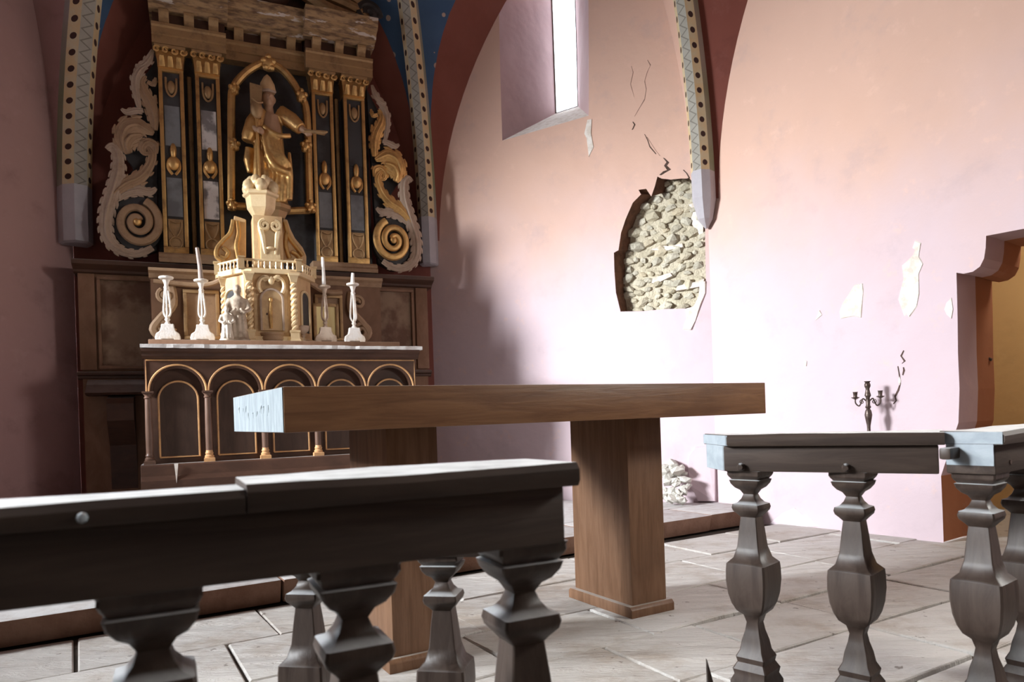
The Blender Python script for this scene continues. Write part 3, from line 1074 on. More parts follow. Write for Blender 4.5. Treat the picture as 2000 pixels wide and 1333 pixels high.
def rail(fr, label, x0, x1, wd, bal_x, ztop=0.777, zcap=0.747, zbot=0.680, mitre=0.0, over=0.012, caps=None, bal_y=None, scale=1.0, foot=True, bscale=1.0, turn=0.0, big=1.0):
    global bal_mesh
    r = thing('communion_rail', label, 'railing', fr.o, R(fr.deg), None)
    bal_y = wd / 2 if bal_y is None else bal_y
    e0 = lambda y: x0 - mitre * y
    for (ca, cb, cw, ct, ml) in (caps or [(x0, x1, wd, ztop, mitre)]):
        s0 = lambda y: ca - ml * y
        g = G()
        nseg = 7
        prev = None
        rows = []
        for i in range(nseg + 1):
            k = i / nseg
            jz, jy = rnd.uniform(-0.0015, 0.0015), rnd.uniform(-0.002, 0.002)
            sec = [(-over + 0.004, zcap), (-over + jy, zcap + 0.008), (-over + jy, ct - 0.009 + jz), (-over + 0.008 + jy, ct + jz), (cw + over - 0.008, ct - jz), (cw + over, ct - 0.008), (cw + over, zcap)]
            rows.append([((s0(p[0]) * (1 - k) + cb * k), p[0], p[1]) for p in sec])
        vs = [p for q_ in rows for p in q_]
        m = 7
        fs = [(i * m + j, (i + 1) * m + j, (i + 1) * m + (j + 1) % m, i * m + (j + 1) % m) for i in range(nseg) for j in range(m)]
        fs += [tuple(range(m)), tuple(range(nseg * m + m - 1, nseg * m - 1, -1))]
        fs = [tuple(reversed(f)) for f in fs]
        g.add(vs, fs)
        obj('cap', g, M['rail_wood'], r, bev=0)
    g = G().hexa([(e0(0.006), 0.006, zbot), (x1 - 0.012, 0.006, zbot - 0.002), (x1 - 0.012, wd - 0.006, zbot), (e0(wd - 0.006), wd - 0.006, zbot),
                  (e0(0.006), 0.006, zcap), (x1 - 0.012, 0.006, zcap), (x1 - 0.012, wd - 0.006, zcap), (e0(wd - 0.006), wd - 0.006, zcap)])
    obj('beam', g, M['rail_wood'], r, bev=0.004)
    if bal_mesh is None:
        b = obj('baluster', chamfer_square(BAL), M['baluster'])
        bal_mesh = b.data
        bpy.data.objects.remove(b)
    mesh_ = bal_mesh
    if big != 1.0:                           # stouter upper half, same height
        zk = zbot - (0.68 - 0.44) * big
        prof = [(r_ * big, zbot - (0.68 - z_) * big if z_ > 0.44 else 0.035 + (z_ - 0.035) * (zk - 0.035) / 0.405) for r_, z_ in BAL]
        b = obj('baluster', chamfer_square(prof), M['baluster'])
        mesh_ = b.data
        bpy.data.objects.remove(b)
    for bx in bal_x:
        b = bpy.data.objects.new('baluster', mesh_)
        COL.objects.link(b)
        b.parent = r
        b.location = (bx, bal_y, (zbot - 0.680) if scale == 1 and big == 1 else 0)
        b.scale = (bscale, bscale, scale)
        b.rotation_euler.z = R(turn)
    if foot:
        g = G().box(e0(0), x1, -0.005, wd + 0.005, -0.004, 0.036)
        obj('foot_rail', g, M['baluster'], r, bev=0.006)
    return r


# near left rail
pa, pb = onz(0, 985, 0.777), onz(1118, 907, 0.777)
RA = Frame(pb.x, pb.y, dir_deg(pa, pb))
xs_ = (onz(483, 957, 0.777) - RA.o).dot(RA.ex)
bx = [RA.px(u, v, 0.064)[0] for u, v in ((300, 1250), (690, 1250), (1018, 1230))]
bx = [bx[0] - 0.50, bx[0] - 0.25] + bx
rail_a = rail(RA, 'nearest dark communion rail crossing the lower left, with a pale worn top of two planks', -1.45, 0.0, 0.128, bx, zbot=0.668,
              caps=[(-1.45, xs_, 0.108, 0.773, 0), (xs_ + 0.002, 0.004, 0.150, 0.779, 0)], bal_y=0.064, big=1.17)
g = G().lathe([(0.006, 0), (0.0045, 0.004), (0.001, 0.006)], n=8)
o = obj('peg', g, M['rail_end'], rail_a)
q = RA.px(160, 1012, -0.012)
o.location = (q[0], -0.012, q[1])
o.rotation_euler = (R(90), 0, 0)

# rail segment half hidden behind it
b1, b2 = at(577, 1168, 1.36), at(852, 1168, 1.31)
RB = Frame(b1.x, b1.y, dir_deg(b1, b2))
rail(RB, 'low rail segment with two slim balusters, half hidden behind the nearest dark rail', -0.13, dist(b1, b2) + 0.10, 0.10, [0.0, dist(b1, b2)], ztop=0.70, zcap=0.672, zbot=0.590, scale=0.868, bscale=0.86, bal_y=0.05)

# middle rail on the right
RC = Frame(0.56, 1.87, -29.0)
bxc = [RC.px(u, v, 0.06)[0] for u, v in ((1471, 1100), (1672, 1100))]
rail_c = rail(RC, 'short grey communion rail with two balusters and a pale blue-grey mitred end', 0.0, 0.497, 0.118, bxc, mitre=0.66, turn=-15)
g = G()
me = 0.66
for (ya, yb, za, zb) in ((-0.010, 0.128, 0.749, 0.775), (0.008, 0.110, 0.682, 0.748)):
    g.hexa([(-me * ya - 0.003, ya, za), (-me * ya + 0.002, ya, za), (-me * yb + 0.002, yb, za), (-me * yb - 0.003, yb, za),
            (-me * ya - 0.003, ya, zb), (-me * ya + 0.002, ya, zb), (-me * yb + 0.002, yb, zb), (-me * yb - 0.003, yb, zb)])
obj('end_grain', g, M['rail_end'], rail_c, smooth=False, label='end grain with cool window light in its blue-grey')
for b_ in bxc:
    g = G().lathe([(0.011, 0), (0.010, 0.010), (0.006, 0.016)], n=9)
    o = obj('peg', g, M['baluster'], rail_c)
    o.location = (b_ - 0.012, 0.006, 0.692)
    o.rotation_euler = (R(90), 0, 0)

# far right rail, running off to the right
RD = Frame(1.07, 1.56, 37.6)
x_d = RD.px(1921, 1100, 0.055)[0]
rail_d = rail(RD, 'rail corner at the right with a blue window-lit end and a dark square baluster', 0.0, 1.15, 0.112, [x_d, x_d + 0.275, x_d + 0.55, x_d + 0.82])
g = G()
for (ya, yb, za, zb) in ((-0.010, 0.122, 0.749, 0.776), (0.008, 0.104, 0.700, 0.748)):
    g.box(-0.003, 0.002, ya, yb, za, zb)
obj('end_grain', g, M['rail_end'], rail_d, smooth=False, label='end grain with blue window light in its colour')
g = G().box(-0.055, 0.01, 0.075, 0.10, 0.715, 0.742)
obj('latch', g, M['baluster'], rail_d, bev=0.006)
g = G().lathe([(0.006, 0), (0.006, 0.003)], n=8)
o = obj('peg_hole', g, M['crack'], rail_d)
q = RD.px(1975, 903, 0.004)
o.location = (q[0], 0.007, q[1])
o.rotation_euler = (R(90), 0, 0)

# splinter at the foot of the middle rail
sp = at(1393, 1330, 1.62)
g = G().hexa([(-0.012, -0.01, 0), (0.05, -0.012, 0), (0.05, 0.012, 0), (-0.012, 0.01, 0), (-0.014, -0.006, 0.11), (-0.008, -0.007, 0.10), (-0.008, 0.006, 0.10), (-0.014, 0.005, 0.11)])
g.hexa([(-0.01, -0.01, 0), (0.07, -0.012, 0), (0.07, 0.012, 0), (-0.01, 0.01, 0), (-0.01, -0.006, 0.095), (0.045, -0.007, 0.05), (0.045, 0.006, 0.05), (-0.01, 0.005, 0.095)])
o = obj('wood_splinter', g, M['baluster'], smooth=False, loc=(sp.x, sp.y, 0.0))
o.scale = (1, 1, (sp.z + 0.05) / 0.11)
tag(o, 'broken dark wood splinter pointing up by the foot of the grey rail', 'wood')

# ================================================================== THE OLD ALTAR
altar = thing('old_altar', 'dark wooden altar with a row of five gold-lined blind arches', 'altar', ALT.o, R(ALT.deg))
cols = [-0.873 + 0.3525 * k for k in range(6)]
ZB, ZS = 0.605, 1.075
g = G()
g.prism_x([(-1.15, 0.117), (-1.15, 0.50), (-1.135, 0.53), (-1.13, 0.595), (-1.12, 0.605), (-0.46, 0.605), (-0.46, 0.117)], -0.925, 0.945)
obj('plinth', g, M['altar_wood'], altar, smooth=False, bev=0.003)
obj('body', G().box(-0.87, 0.885, -1.045, -0.46, 0.605, 1.29), M['altar_wood'], altar, smooth=False)
# arcade front, one plate with five round-headed openings
out = [(cols[0] - 0.015, 1.29), (cols[0] - 0.015, ZS)]
ra = 0.148
for k in range(5):
    c = (cols[k] + cols[k + 1]) / 2
    out.append((c - ra, ZS))
    out += [(c - ra * math.cos(math.pi * i / 18), ZS + ra * math.sin(math.pi * i / 18)) for i in range(1, 18)]
    out.append((c + ra, ZS))
out += [(cols[5] + 0.015, ZS), (cols[5] + 0.015, 1.29)]
holes_g = G()
npt = len(out)
tr = tessellate_polygon([[Vector((p[0], p[1], 0)) for p in out]])
vs = [(p[0], -1.10, p[1]) for p in out] + [(p[0], -1.045, p[1]) for p in out]
fs = []
for t_ in tr:
    a, b, c = (out[i] for i in t_)
    ar = (b[0] - a[0]) * (c[1] - a[1]) - (c[0] - a[0]) * (b[1] - a[1])
    fs.append(t_ if ar > 0 else (t_[0], t_[2], t_[1]))
fs += [(i, npt + i, npt + (i + 1) % npt, (i + 1) % npt) for i in range(npt)]
holes_g.add(vs, fs)
obj('arcade', holes_g, M['altar_wood'], altar, smooth=False)
for k in range(5):
    c = (cols[k] + cols[k + 1]) / 2
    hw, zsp = 0.118, 1.022
    arch = [(c - hw, 0.645)] + [(c - hw * math.cos(math.pi * i / 20), zsp + hw * math.sin(math.pi * i / 20)) for i in range(21)] + [(c + hw, 0.645)]
    pn = obj('arched_panel', G().prism_y(arch, -1.062, -1.04), M['panel_wood'], altar, smooth=False)
    path = [(p[0], -1.062, p[1]) for p in arch] + [(arch[0][0], -1.062, arch[0][1])]
    obj('gilt_line', G().tube(path, 0.0065, 6), M['gild_line'], pn)
    ro = 0.170
    path = [(c - ro * math.cos(math.pi * (i / 24)), -1.101, ZS + ro * math.sin(math.pi * i / 24)) for i in range(25)]
    obj('arch_moulding', G().tube(path, 0.0065, 6), M['gild_line'], altar)
g = G()
g.tube([(cols[0] - 0.006, -1.101, ZS), (cols[0] - 0.006, -1.101, 1.276), (cols[5] + 0.006, -1.101, 1.276), (cols[5] + 0.006, -1.101, ZS)], 0.005, 6)
obj('border_line', g, M['gild_line'], altar)
for x in cols:
    cl = obj('colonnette', G().lathe([(0.021, 0), (0.022, 0.12), (0.019, 0.35)], (x, -1.085, ZB + 0.075), 12), M['column_wood'], altar)
    g = G().square([(0.034, 0), (0.034, 0.022), (0.028, 0.026)], (x, -1.085, ZB))
    g.lathe([(0.028, 0.026), (0.030, 0.036), (0.022, 0.046), (0.026, 0.056), (0.021, 0.066), (0.021, 0.078)], (x, -1.085, ZB), 12)
    obj('base', g, M['gild_line' if x > cols[0] else 'column_wood'], cl)
    g = G().lathe([(0.019, 0), (0.025, 0.008), (0.020, 0.016), (0.021, 0.024), (0.029, 0.034), (0.024, 0.04)], (x, -1.085, 1.025), 12)
    g.square([(0.030, 0.036), (0.034, 0.042), (0.034, 0.05)], (x, -1.085, 1.025))
    obj('capital', g, M['column_wood'], cl)
g = G()
g.prism_x([(-1.105, 1.285), (-1.125, 1.30), (-1.13, 1.315), (-1.15, 1.330), (-1.155, 1.348), (-0.46, 1.348), (-0.46, 1.285)], -0.90, 0.925)
obj('cornice', g, M['altar_wood'], altar, smooth=False)
# the pale slab with its chipped edge
ed = [(-0.905, -1.165)]
x = -0.905
while x < 0.92:
    x += rnd.uniform(0.03, 0.07)
    ed.append((min(x, 0.945), -1.165 + rnd.uniform(0, 0.006)))
ed += [(0.945, -0.46), (-0.905, -0.46)]
n = len(ed)
g = G().add([(p[0], p[1], 1.348 + (rnd.uniform(0, 0.004) if p[1] < -1 else 0)) for p in ed] + [(p[0], p[1], 1.376 - (rnd.uniform(0, 0.006) if p[1] < -1 else 0)) for p in ed],
            [tuple(range(n - 1, -1, -1)), tuple(range(n, 2 * n))] + [(i, (i + 1) % n, n + (i + 1) % n, n + i) for i in range(n)])
obj('mensa', g, M['marble_edge'], altar, smooth=False, label='pale chipped slab on top')
g = G().box(-0.86, 0.795, -1.09, -0.47, 1.376, 1.412)
obj('altar_board', g, M['cabinet'], altar, bev=0.004)
g = G()
g.add([A(340, 906, -1.152), A(348, 906, -1.152), A(345, 945, -1.152)], [(0, 2, 1)])
v_ = g.v
g = G().add([(p[0], p[1], p[2]) for p in v_] + [(p[0], p[1] + 0.01, p[2]) for p in v_], [(0, 2, 1), (3, 4, 5), (0, 1, 4, 3), (1, 2, 5, 4), (2, 0, 3, 5)])
obj('chip', g, M['white_plaster'], altar, smooth=False, label='white triangular chip in the plinth')

# ================================================================== THE RETABLE
ret = thing('altarpiece', 'tall gilded altarpiece of four pilasters and scrolls filling the wall behind the old altar', 'altarpiece', ALT.o, R(ALT.deg))
# lower cabinet
cab = obj('base_cabinet', G().box(-1.33, 1.25, -0.30, -0.02, 0.117, 1.985), M['cabinet'], ret, smooth=False)
prof = [(-0.30, 1.965), (-0.325, 1.975), (-0.335, 1.99), (-0.37, 2.005), (-0.40, 2.02), (-0.405, 2.045), (-0.39, 2.055), (-0.02, 2.06), (-0.02, 1.965)]
obj('cabinet_cornice', G().prism_x(prof, -1.365, 1.30), M['altar_wood'], ret, smooth=False)


def framed_panel(name, parent, x0, x1, z0, z1, y, m_panel, m_frame, wdt=0.022, dep=0.02):
    p = obj(name, G().box(x0, x1, y + 0.002, y + 0.03, z0, z1), m_panel, parent, smooth=False)
    g = G()
    for a in ((x0 - wdt, x1 + wdt, z1, z1 + wdt), (x0 - wdt, x1 + wdt, z0 - wdt, z0), (x0 - wdt, x0, z0, z1), (x1, x1 + wdt, z0, z1)):
        g.box(a[0], a[1], y - dep, y + 0.02, a[2], a[3])
    obj('moulding', g, m_frame, p, bev=0.004)
    return p


framed_panel('side_panel', ret, -1.20, -0.88, 1.30, 1.925, -0.307, M['cabinet_panel'], M['cabinet'])
framed_panel('side_panel', ret, 0.82, 1.115, 1.30, 1.925, -0.307, M['cabinet_panel'], M['cabinet'])
for x0, x1 in ((-1.34, -1.235), (1.155, 1.26)):
    obj('stile', G().box(x0, x1, -0.322, -0.29, 1.27, 1.965), M['cabinet'], ret, bev=0.005)
for x0, x1 in ((-1.36, -0.82), (1.0, 1.275)):
    obj('ledge', G().prism_x([(-0.29, 1.20), (-0.31, 1.21), (-0.315, 1.225), (-0.34, 1.235), (-0.34, 1.252), (-0.29, 1.262)], x0, x1), M['altar_wood'], ret, smooth=False)
# console below the left ledge
g = G()
g.prism_x([(-0.30, 0.40), (-0.31, 0.55), (-0.34, 0.72), (-0.41, 0.82), (-0.47, 0.90), (-0.47, 1.02), (-0.43, 1.06), (-0.30, 1.08)], -1.17, -1.0)
obj('console', g, M['altar_wood'], ret, smooth=False)
g = G()
g.prism_x([(-0.30, 1.08), (-0.44, 1.085), (-0.455, 1.10), (-0.37, 1.16), (-0.30, 1.20)], -1.30, -0.90)
obj('console_shelf', g, M['altar_wood'], ret, smooth=False)

# back board and pilaster bases
obj('back_board', G().box(-0.81, 0.815, -0.22, -0.02, 2.06, 3.70), M['slate'], ret, smooth=False)
for x0, x1 in ((-0.81, -0.315), (0.295, 0.815)):
    g = G().prism_x([(-0.22, 2.058), (-0.415, 2.058), (-0.415, 2.085), (-0.40, 2.10), (-0.40, 2.118), (-0.38, 2.135), (-0.22, 2.14)], x0, x1)
    obj('pilaster_base', g, M['carving'], ret, smooth=False)


def pilaster(x0, x1, inlay, upper):
    y = -0.345
    p = obj('pilaster', G().box(x0, x1, y + 0.02, -0.21, 2.138, 3.53), M['slate'], ret, smooth=False)
    g = G()
    wf = 0.028
    for a in ((x0, x0 + wf, 2.19, 3.51), (x1 - wf, x1, 2.19, 3.51), (x0, x1, 2.14, 2.19), (x0, x1, 3.50, 3.53)):
        g.box(a[0], a[1], y, y + 0.03, a[2], a[3])
    obj('pilaster_frame', g, M['gold'], p, bev=0.006)
    c, hw = (x0 + x1) / 2, (x1 - x0) / 2 - wf - 0.006
    obj('inlay', G().box(c - hw, c + hw, y + 0.012, y + 0.024, 2.42, 2.71), M[inlay], p, smooth=False)
    obj('inlay', G().box(c - hw, c + hw, y + 0.012, y + 0.024, 2.95, 3.25), M[upper], p, smooth=False)
    # leaf ornament at mid height
    g = G()
    g.ell((c, y + 0.012, 2.82), hw * 0.9, 0.03, 0.055)
    g.ell((c, y + 0.008, 2.91), hw * 0.45, 0.025, 0.06)
    for s in (-1, 1):
        g.tube(smooth_path([(c, y + 0.012, 2.86), (c + s * hw * 0.6, y + 0.004, 2.84), (c + s * hw * 0.75, y + 0.004, 2.78), (c + s * hw * 0.2, y + 0.01, 2.735)]), 0.011, 6)
    obj('leaf_ornament', g, M['gold'], p)
    # inverted heart over a ring
    g = G()
    hp = [(c + hw * 0.8, 2.385), (c + hw * 0.75, 2.33), (c, 2.265), (c - hw * 0.75, 2.33), (c - hw * 0.8, 2.385), (c, 2.372)]
    hp = [(q_[0], y + 0.006, q_[1]) for q_ in hp]
    g.tube(smooth_path(hp + hp[:1], 3), 0.007, 6)
    rg = [(c + hw * 0.85 * math.cos(t_), y + 0.006, 2.222 + 0.042 * math.sin(t_)) for t_ in [2 * math.pi * i / 18 for i in range(19)]]
    g.tube(rg, 0.007, 6)
    obj('knot_ornament', g, M['gold_dark'], p)
    obj('knot_ground', G().box(c - hw, c + hw, y + 0.014, y + 0.024, 2.195, 2.40), M['gold_dark'], p, smooth=False)
    g = G()
    g.tube(smooth_path([(c - hw * .7, y + .01, 3.46), (c - hw * .6, y + .004, 3.36), (c, y + .004, 3.32), (c + hw * .6, y + .004, 3.36), (c + hw * .7, y + .01, 3.46)]), 0.008, 6)
    g.ell((c, y + 0.01, 3.39), hw * 0.55, 0.018, 0.05)
    obj('drop_ornament', g, M['gold_dark'], p)
    # corinthian capital
    cp = obj('capital', G().prism_y([(x0 - 0.002, 3.525), (x1 + 0.002, 3.525), (x1 + 0.002, 3.56), (x1 + 0.014, 3.65), (x0 - 0.014, 3.65), (x0 - 0.002, 3.56)], y - 0.012, -0.21), M['gold'], p, smooth=False)
    g = G()
    nl = 3
    for k in range(nl):
        xx = x0 + (k + 0.5) * (x1 - x0) / nl
        g.tube(smooth_path([(xx, y - 0.012, 3.53), (xx, y - 0.026, 3.575), (xx, y - 0.045, 3.60), (xx, y - 0.040, 3.587)]), [0.02, 0.024, 0.022, 0.021, 0.02, 0.019, 0.018, 0.016, 0.013, 0.01, 0.008, 0.006, 0.005][:13], 6, 0.45, (0, 1, 0))
    for k in range(4):
        xx = x0 - 0.004 + k * (x1 - x0 + 0.008) / 3
        g.tube(spiral((xx, 3.645), 0.024, 0.005, 1.2, 0.5, y - 0.035, 1 if k < 2 else -1, 14), 0.009, 5)
    obj('acanthus', g, M['gold'], cp)
    obj('abacus', G().box(x0 - 0.02, x1 + 0.02, y - 0.04, -0.21, 3.66, 3.685), M['gold_dark'], cp, bev=0.004)


PX = [(-0.777, -0.605), (-0.525, -0.352), (0.335, 0.505), (0.590, 0.765)]
pilaster(*PX[0], 'grey_inlay', 'grey_inlay')
pilaster(*PX[1], 'pale_inlay', 'pale_inlay')
pilaster(*PX[2], 'grey_inlay', 'slate')
pilaster(*PX[3], 'grey_inlay', 'slate')
for xm in (-0.565, 0.548):
    obj('reeded_strip', G().tube([(xm, -0.25, 2.14), (xm, -0.25, 3.52)], 0.018, 8), M['gold_dark'], ret)

# entablature, breaking forward over the pilaster pairs
for nm, x0, x1, dy in (('entablature_left', -0.81, -0.30, -0.08), ('entablature_middle', -0.30, 0.29, 0.0), ('entablature_right', 0.29, 0.83, -0.08)):
    e = obj('architrave', G().prism_x([(-0.02, 3.686), (-0.31 + dy, 3.686), (-0.31 + dy, 3.745), (-0.322 + dy, 3.75), (-0.322 + dy, 3.80), (-0.335 + dy, 3.81), (-0.335 + dy, 3.83), (-0.02, 3.83)], x0, x1), M['gold_dark'], ret, smooth=False)
    obj('frieze', G().box(x0 + 0.005, x1 - 0.005, -0.28 + dy, -0.02, 3.83, 3.93), M['altar_wood'], e, smooth=False)
    for k in range(3):
        xx = x0 + (k + 0.5) * (x1 - x0) / 3
        g = G().prism_x([(-0.27 + dy, 3.838), (-0.305 + dy, 3.845), (-0.315 + dy, 3.88), (-0.345 + dy, 3.905), (-0.35 + dy, 3.928), (-0.27 + dy, 3.928)], xx - 0.035, xx + 0.035)
        obj('frieze_bracket', g, M['gold_dark'], e, smooth=False, bev=0.005)
    obj('cornice', G().prism_x([(-0.02, 3.925), (-0.33 + dy, 3.925), (-0.36 + dy, 3.945), (-0.40 + dy, 3.955), (-0.42 + dy, 3.99), (-0.47 + dy, 4.01), (-0.49 + dy, 4.04), (-0.50 + dy, 4.085), (-0.02, 4.12)], x0 - 0.015, x1 + 0.015), M['cornice'], ret, smooth=False)
# pediment: a broken curved gable with draped scrolls, in dark colours
g = G()
g.prism_y([(-0.80, 4.10), (0.80, 4.10), (0.80, 4.22), (0.72, 4.36), (0.52, 4.50), (0.24, 4.58), (0.10, 4.50), (0.0, 4.48), (-0.12, 4.50), (-0.26, 4.58), (-0.55, 4.50), (-0.74, 4.36), (-0.80, 4.22)], -0.30, -0.02)
ped = obj('pediment', g, M['altar_wood'], ret, smooth=False)
for s in (-1, 1):
    g = G()
    for k, (r_, off) in enumerate(((0.05, 0), (0.04, 0.09), (0.035, 0.17), (0.03, 0.24))):
        g.tube(smooth_path([(s * 0.84, -0.36, 4.13 + off * 0.4), (s * 0.70, -0.40, 4.14 + off), (s * 0.45, -0.42, 4.18 + off * 1.2), (s * 0.24, -0.40, 4.30 + off), (s * 0.14, -0.36, 4.42 + off * .6)]), r_, 7)
    obj('pediment_drapery', g, M['gold_dark'], ped)
g = G()
g.tube(spiral((0.80, 4.20), 0.10, 0.02, 1.5, 0, -0.40, 1), 0.035, 7)
obj('pediment_scroll', g, M['slate'], ped)
g = G()
g.ell((0.02, -0.40, 4.24), 0.17, 0.10, 0.15)
g.ell((0.02, -0.46, 4.24), 0.10, 0.06, 0.09)
obj('pediment_boss', g, M['altar_wood'], ped)


# side scrolls and acanthus leaves, left then mirrored to the right
def relief(name, px_pts, radii, m, parent, y=-0.32, flat=0.7, mirror=False, k=4):
    pts = []
    for u, v in px_pts:
        x, _, z = A(u, v, y)
        pts.append(((0.027 - x) if mirror else x, y, z))
    path = smooth_path(pts, k)
    n_ = len(path)
    rr = []
    for i in range(n_):
        q_ = i / (n_ - 1) * (len(radii) - 1)
        a = int(min(q_, len(radii) - 2))
        rr.append(radii[a] + (radii[a + 1] - radii[a]) * (q_ - a))
    g_ = G().tube(path, [0.86 * r_ for r_ in rr], 8, flat * 0.8, (0, 1, 0))
    left_, right_, mid_ = [], [], []
    run = 0.0
    for i in range(n_):
        t_ = (path[min(i + 1, n_ - 1)] - path[max(i - 1, 0)]).normalized()
        nrm_ = Vector((-t_.z, 0, t_.x))
        left_.append(path[i] + nrm_ * rr[i] * 0.66 + Vector((0, -0.004, 0)))
        right_.append(path[i] - nrm_ * rr[i] * 0.66 + Vector((0, -0.004, 0)))
        mid_.append(path[i] + Vector((0, -rr[i] * flat * 0.62, 0)))
        if i:
            run += (path[i] - path[i - 1]).length
        if run > 0.055 and 1 < i < n_ - 2:      # serrated leaf lobes along the edges
            run = 0.0
            for sd_ in (-1, 1):
                c_ = path[i] + nrm_ * sd_ * rr[i] * 0.85
                g_.tube([c_ - t_ * rr[i] * 0.5, c_ + nrm_ * sd_ * rr[i] * 0.22, c_ + nrm_ * sd_ * rr[i] * 0.42 + t_ * rr[i] * 0.62], [rr[i] * 0.42, rr[i] * 0.38, rr[i] * 0.10], 6, flat, (0, 1, 0))
    g_.tube(left_, [0.40 * r_ for r_ in rr], 6, flat, (0, 1, 0))
    g_.tube(right_, [0.40 * r_ for r_ in rr], 6, flat, (0, 1, 0))
    g_.tube(mid_, [0.26 * r_ for r_ in rr], 6, 1.0, (0, 1, 0))
    return obj(name, g_, m, parent)


for mir in (False, True):
    f = lambda x: 0.027 - x if mir else x
    sg = -1 if mir else 1
    bp = [(205, 440), (210, 475), (235, 498), (272, 502), (306, 490), (308, 110), (296, 130), (272, 165), (262, 215), (255, 245), (236, 270), (240, 300), (262, 330), (240, 352), (214, 375)]
    poly = [A(u, v, -0.26) for u, v in bp]
    poly = [(f(p[0]), p[2]) for p in poly]
    sb = obj('scroll_board', G().prism_y(poly, -0.262, -0.20), M['slate'], ret, smooth=False)
    c = (f(-0.945), 2.355)
    ph = 1.2 if not mir else math.pi - 1.2
    disc = [(c[0] + 0.168 * math.cos(2 * math.pi * i / 28), c[1] + 0.205 * math.sin(2 * math.pi * i / 28)) for i in range(28)]
    obj('scroll_ground', G().prism_y(disc, -0.30, -0.24), M['slate'], ret, smooth=False)
    sp_ = spiral((0, 0), 0.150, 0.022, 2.1, ph, -0.33, -sg, 60)
    sp_ = [(c[0] + p[0], p[1] - 0.0006 * i, c[1] + p[2] * 1.15) for i, p in enumerate(sp_)]
    obj('scroll', G().tube(sp_, [0.034 - 0.014 * i / 60 for i in range(61)], 8, 0.8, (0, 1, 0)), M['carving'] if not mir else M['gold'], ret)
    obj('scroll_eye', G().ell((c[0], -0.355, c[1]), 0.03, 0.022, 0.032), M['gold'], ret)
    for pts, rad, mt in (
            ([(209, 292), (219, 286), (230, 300), (231, 335), (222, 370), (211, 405), (206, 440), (214, 472), (240, 492), (272, 496), (298, 484)], [0.014, 0.026, 0.034, 0.036, 0.030, 0.024, 0.018], 'carving_pale'),
            ([(212, 405), (222, 380), (245, 360), (272, 348), (290, 328), (298, 302), (288, 285)], [0.012, 0.026, 0.034, 0.034, 0.026, 0.022, 0.012], 'carving'),
            ([(226, 392), (246, 378), (270, 372), (292, 376), (305, 368)], [0.012, 0.026, 0.030, 0.022, 0.010], 'carving_pale'),
            ([(243, 295), (239, 272), (248, 252), (268, 246), (286, 254), (300, 262)], [0.02, 0.042, 0.05, 0.046, 0.03, 0.012], 'carving'),
            ([(252, 300), (246, 284), (256, 268), (276, 264)], [0.018, 0.040, 0.046, 0.02], 'carving'),
            ([(304, 300), (302, 284), (288, 278), (277, 288), (282, 300), (292, 300)], [0.012, 0.022, 0.024, 0.020, 0.014, 0.008], 'carving'),
            ([(302, 255), (300, 225), (292, 200), (280, 178), (276, 160), (284, 148)], [0.016, 0.032, 0.034, 0.030, 0.022, 0.010], 'carving'),
            ([(272, 212), (266, 180), (266, 155), (274, 138), (286, 128)], [0.012, 0.022, 0.026, 0.022, 0.010], 'carving_pale'),
            ([(237, 213), (248, 220), (264, 217), (280, 216)], [0.007, 0.018, 0.020, 0.012], 'carving_pale'),
            ([(264, 128), (276, 130), (290, 118), (298, 98)], [0.008, 0.020, 0.022, 0.008], 'carving_pale'),
            ([(290, 190), (300, 196), (304, 186)], [0.010, 0.014, 0.006], 'carving'),
            ([(288, 160), (300, 165), (304, 152)], [0.010, 0.016, 0.006], 'carving')):
        relief('acanthus_leaf', pts, [1.25 * r_ for r_ in rad], M['gold' if mir and mt == 'carving' else mt], ret, -0.31 - rnd.uniform(0, 0.015), 0.75, mir)

# niche frame of gilded rods with knots
fr_pts = [(452, 404), (452, 300), (452, 200), (456, 172), (474, 148), (498, 130), (523, 123), (548, 134), (570, 158), (586, 186), (597, 210), (601, 260), (603, 340), (605, 408)]
nf = obj('niche_frame', G().tube(smooth_path([A(u, v, -0.36) for u, v in fr_pts], 4), 0.030, 9), M['gold'], ret)
obj('niche_sill', G().tube([A(605, 411, -0.36), A(545, 413, -0.36)], 0.030, 9), M['gold'], nf)
obj('niche_sill', G().tube([A(452, 402, -0.36), A(480, 404, -0.36)], 0.030, 9), M['gold'], nf)
for u, v, r_ in ((524, 126, 0.062), (588, 190, 0.052), (457, 176, 0.045), (458, 285, 0.045), (597, 288, 0.05), (606, 406, 0.05), (453, 402, 0.045)):
    x, y_, z_ = A(u, v, -0.37)
    g = G().ell((x, y_ - 0.01, z_), r_ * 0.8, 0.045, r_)
    for k in range(5):
        t_ = k * 1.256 + 0.3
        g.ell((x + r_ * 0.6 * math.cos(t_), y_ - 0.025, z_ + r_ * 0.75 * math.sin(t_)), r_ * 0.42, 0.03, r_ * 0.42, 7, 5)
    obj('knot', g, M['gold'], nf)

# ================================================================== STATUE IN THE NICHE
SY = -0.42
s0 = A(530, 398, SY)


def S(u, v, dy=0.0):
    x, y, z = A(u, v, SY)
    return (x - s0[0], dy, z - s0[2])


